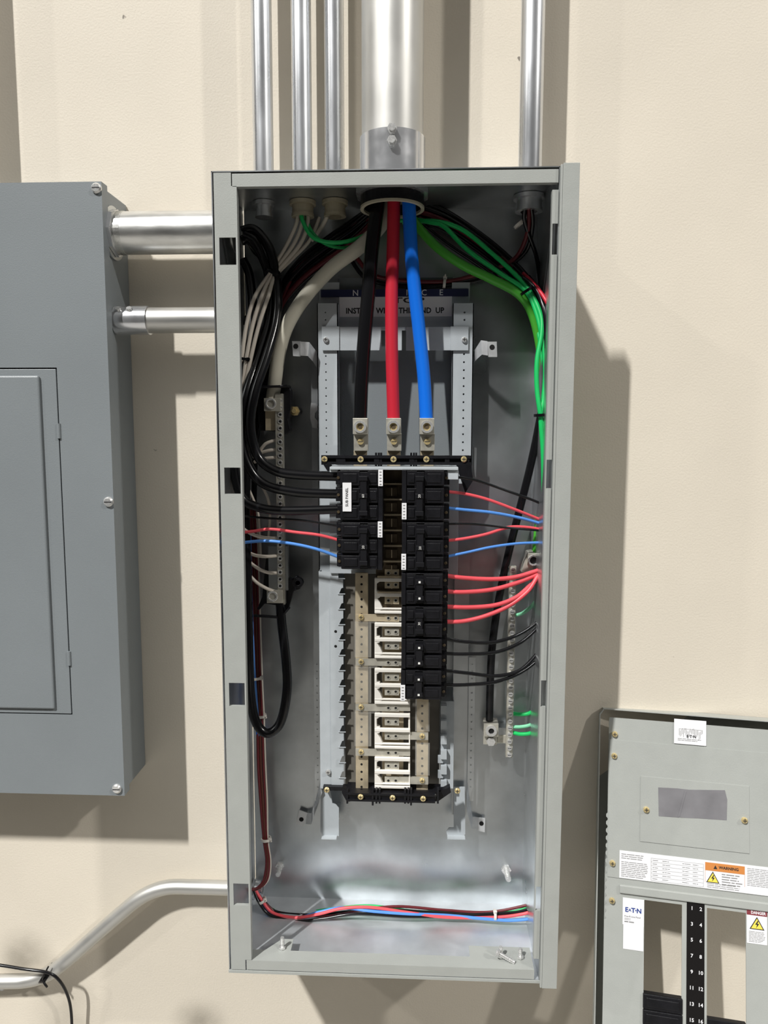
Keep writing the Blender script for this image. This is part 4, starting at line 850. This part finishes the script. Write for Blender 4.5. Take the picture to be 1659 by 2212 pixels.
def tri(b, cx, cz, s, y):
    b.prism([(cx-s, cz-s*.8), (cx+s, cz-s*.8), (cx, cz+s*.95)], y, y+.0002, 'ink'); b.prism([(cx-s*.8, cz-s*.68), (cx+s*.8, cz-s*.68), (cx, cz+s*.72)], y-.0002, y, 'yellow_print')
    b.prism([(cx+s*.1, cz+s*.45), (cx-s*.25, cz-s*.12), (cx, cz-s*.12), (cx-s*.12, cz-s*.6), (cx+s*.28, cz+.02*s), (cx+.03*s, cz+.02*s), (cx+s*.2, cz+.4*s)], y-.0004, y-.0002, 'ink')
tri(b, xs2+.012, zA1-.027, .0105, -.0019)
b.prism([(xs2+.0130, zA1-.0125), (xs2+.0190, zA1-.0125), (xs2+.0160, zA1-.0065)], -.0022, -.002, 'ink')
b.lines(xs2+.026, xs3-.003, yy, zA1-.018, zA1-.038, 5, 'ink_grey', .4); b.lines(xs2+.003, xs3-.006, yy, zA0+.010, zA0+.0015, 3, 'ink_grey'); b.lines(xs3+.004, XR-.004, yy, zA1-.004, zA0+.012, 11, 'ink_grey')
for x_ in (xs2, xs3): b.box(x_-.0002, x_+.0002, yy, yy+.0001, zA0+.010, zA1-.003, 'orange_print')
link('warning_label', b, cov, label='orange-headed WARNING label')
# brand label
b, x0, x1, z0, z1 = lab('l', 1345, 1940, 1390, 2001, ''); yy = -.0008
x0, x1 = Q(1345, 1970)[0], Q(1391, 1970)[0]; z1, z0 = Q(1368, 1941)[1], Q(1368, 1999)[1]
b = MB(); b.box(x0, x1, -.0006, -.0002, z0, z1, 'label_white'); 
for t_, dx_, sz_ in (('E', .0065, .0105), ('A', .0118, .0066), ('T', .0172, .0105), ('·', .0215, .012), ('N', .0268, .0105)): b.text(t_, x0+dx_, yy, z1-.0195, sz_, 'ink_blue', bold=.035)
b.text('Pow-R-Line Panel', x0+.003, yy, z1-.030, .0037, 'ink', align='LEFT'); b.lines(x0+.003, x0+.015, yy, z1-.0325, z1-.0365, 2, 'ink_grey'); b.lines(x0+.003, x0+.020, yy, z0+.0065, z0+.0035, 1, 'ink_grey', .6)
link('brand_label', b, cov, label='white maker label with a blue wordmark')
x0, x1 = Q(1346, 2027)[0], Q(1390, 2027)[0]; z1, z0 = Q(1368, 1999)[1], Q(1368, 2052)[1]
b = MB(); b.box(x0, x1, -.0007, -.0003, z0, z1, 'label_white'); link('blank_sticker', b, cov, label='plain white square sticker')
x0, x1 = Q(1613, 2000)[0], Q(1657, 2000)[0]; z1, z0 = Q(1635, 1966)[1], Q(1635, 2039)[1]
b = MB(); b.box(x0, x1, -.0006, -.0002, z0, z1, 'label_white'); b.box(x0, x1, -.0009, -.0006, z1-.0085, z1, 'maroon_print'); b.text('DANGER', (x0+x1)/2+.002, -.0011, z1-.0043, .0066, 'label_white', bold=.03, sx=.85); tri(b, (x0+x1)/2, z1-.0215, .0115, -.0008); b.lines(x0+.003, x1-.003, -.0008, z1-.0335, z0+.002, 8, 'ink_grey'); link('danger_label', b, cov, label='white DANGER label with yellow triangle')
# filler plates in the left opening
zf1 = Q(1430, 2150)[1]
for k in range(4):
    b = MB(); a = zf1-.0255*k; b.box(o0-.001, o1+.0015, -.0035, .010, a-.0245, a, K); b.box(o0+.004, o1-.004, -.005, 0, a-.020, a-.005, K); link('filler_plate', b, cov, bevel=.0015, label='black plastic filler plate')
x_, z_ = Q(1570, 2205); b = MB(); b.box(o2, o3, -.003, .008, z_-.03, z_, K); link('filler_plate', b, cov, bevel=.001, label='black plastic filler plate')
# small wall clip at far lower left
b = MB(); c = P(6, 2130, .19); b.ring((c.x, .19, c.z), (0, 1, 0), .003, .006, .01, 'zinc_bracket'); tag(link('pipe_clip', b), 'small metal clip on the wall under the bent conduit, at the left edge', 'clip')
# ---------------------------------------------------------------- lights
def area(loc, target, sx, sy, power, col):
    l = bpy.data.lights.new('ceiling_lamp', 'AREA'); l.shape = 'RECTANGLE'; l.size = sx; l.size_y = sy; l.energy = power; l.color = col
    o = bpy.data.objects.new('ceiling_lamp', l); C.objects.link(o); o.location = loc
    d = V(target)-V(loc); o.rotation_euler = d.to_track_quat('-Z', 'Y').to_euler(); return o
tgt = V((.25, .1, .6))
area(tgt+V((-.66, -1, 1.31))*36, tgt, .93, 3.3, 51500, (1, .99, .965))
area(tgt+V((1.5, -1, 1.31))*22, tgt, 1.3, 1.3, 7600, (1, .97, .92))
area(tgt+V((-1.7, -1, 1.31))*22, tgt, 1.3, 1.3, 3000, (1, .97, .92))
W_ = bpy.data.worlds.new('hall'); bpy.context.scene.world = W_; W_.use_nodes = True; nt = W_.node_tree
bg = nt.nodes['Background']; tc = nt.nodes.new('ShaderNodeTexCoord'); sp = nt.nodes.new('ShaderNodeSeparateXYZ'); r = nt.nodes.new('ShaderNodeValToRGB'); mr = nt.nodes.new('ShaderNodeMapRange')
nt.links.new(tc.outputs['Generated'], sp.inputs[0]); mr.inputs[1].default_value = -1; nt.links.new(sp.outputs['Z'], mr.inputs[0]); nt.links.new(mr.outputs[0], r.inputs['Fac'])
e = r.color_ramp.elements; e[0].position = .35; e[0].color = (.03, .027, .024, 1); e[1].position = .9; e[1].color = (.48, .46, .43, 1)
for p_, c_ in ((.50, .02), (.60, .035), (.70, .15), (.80, .42)): n_ = e.new(p_); n_.color = (c_, c_*.98, c_*.95, 1)
m2 = nt.nodes.new('ShaderNodeMapRange'); m2.inputs[1].default_value = -.3; m2.inputs[2].default_value = .8; m2.inputs[3].default_value = .38; m2.inputs[4].default_value = 1.15
nt.links.new(sp.outputs['X'], m2.inputs[0]); nt.links.new(r.outputs['Color'], bg.inputs['Color']); nt.links.new(m2.outputs[0], bg.inputs['Strength'])
# ---------------------------------------------------------------- camera
cd = bpy.data.cameras.new('camera'); cam = bpy.data.objects.new('camera', cd); C.objects.link(cam)
cd.sensor_fit = 'VERTICAL'; cd.sensor_height = 24; cd.sensor_width = 18; cd.lens = FPX/2212*24; cd.clip_start = .02
m = Matrix.Identity(4)
for i, ax in enumerate((CR, CU, -CF)):
    for j in range(3): m[j][i] = ax[j]
m.translation = CAM; cam.matrix_world = m
sc = bpy.context.scene; sc.camera = cam
sc.view_settings.view_transform = 'Standard'; sc.view_settings.look = 'None'; sc.view_settings.exposure = 0; sc.view_settings.gamma = 1; sc.view_settings.use_curve_mapping = False
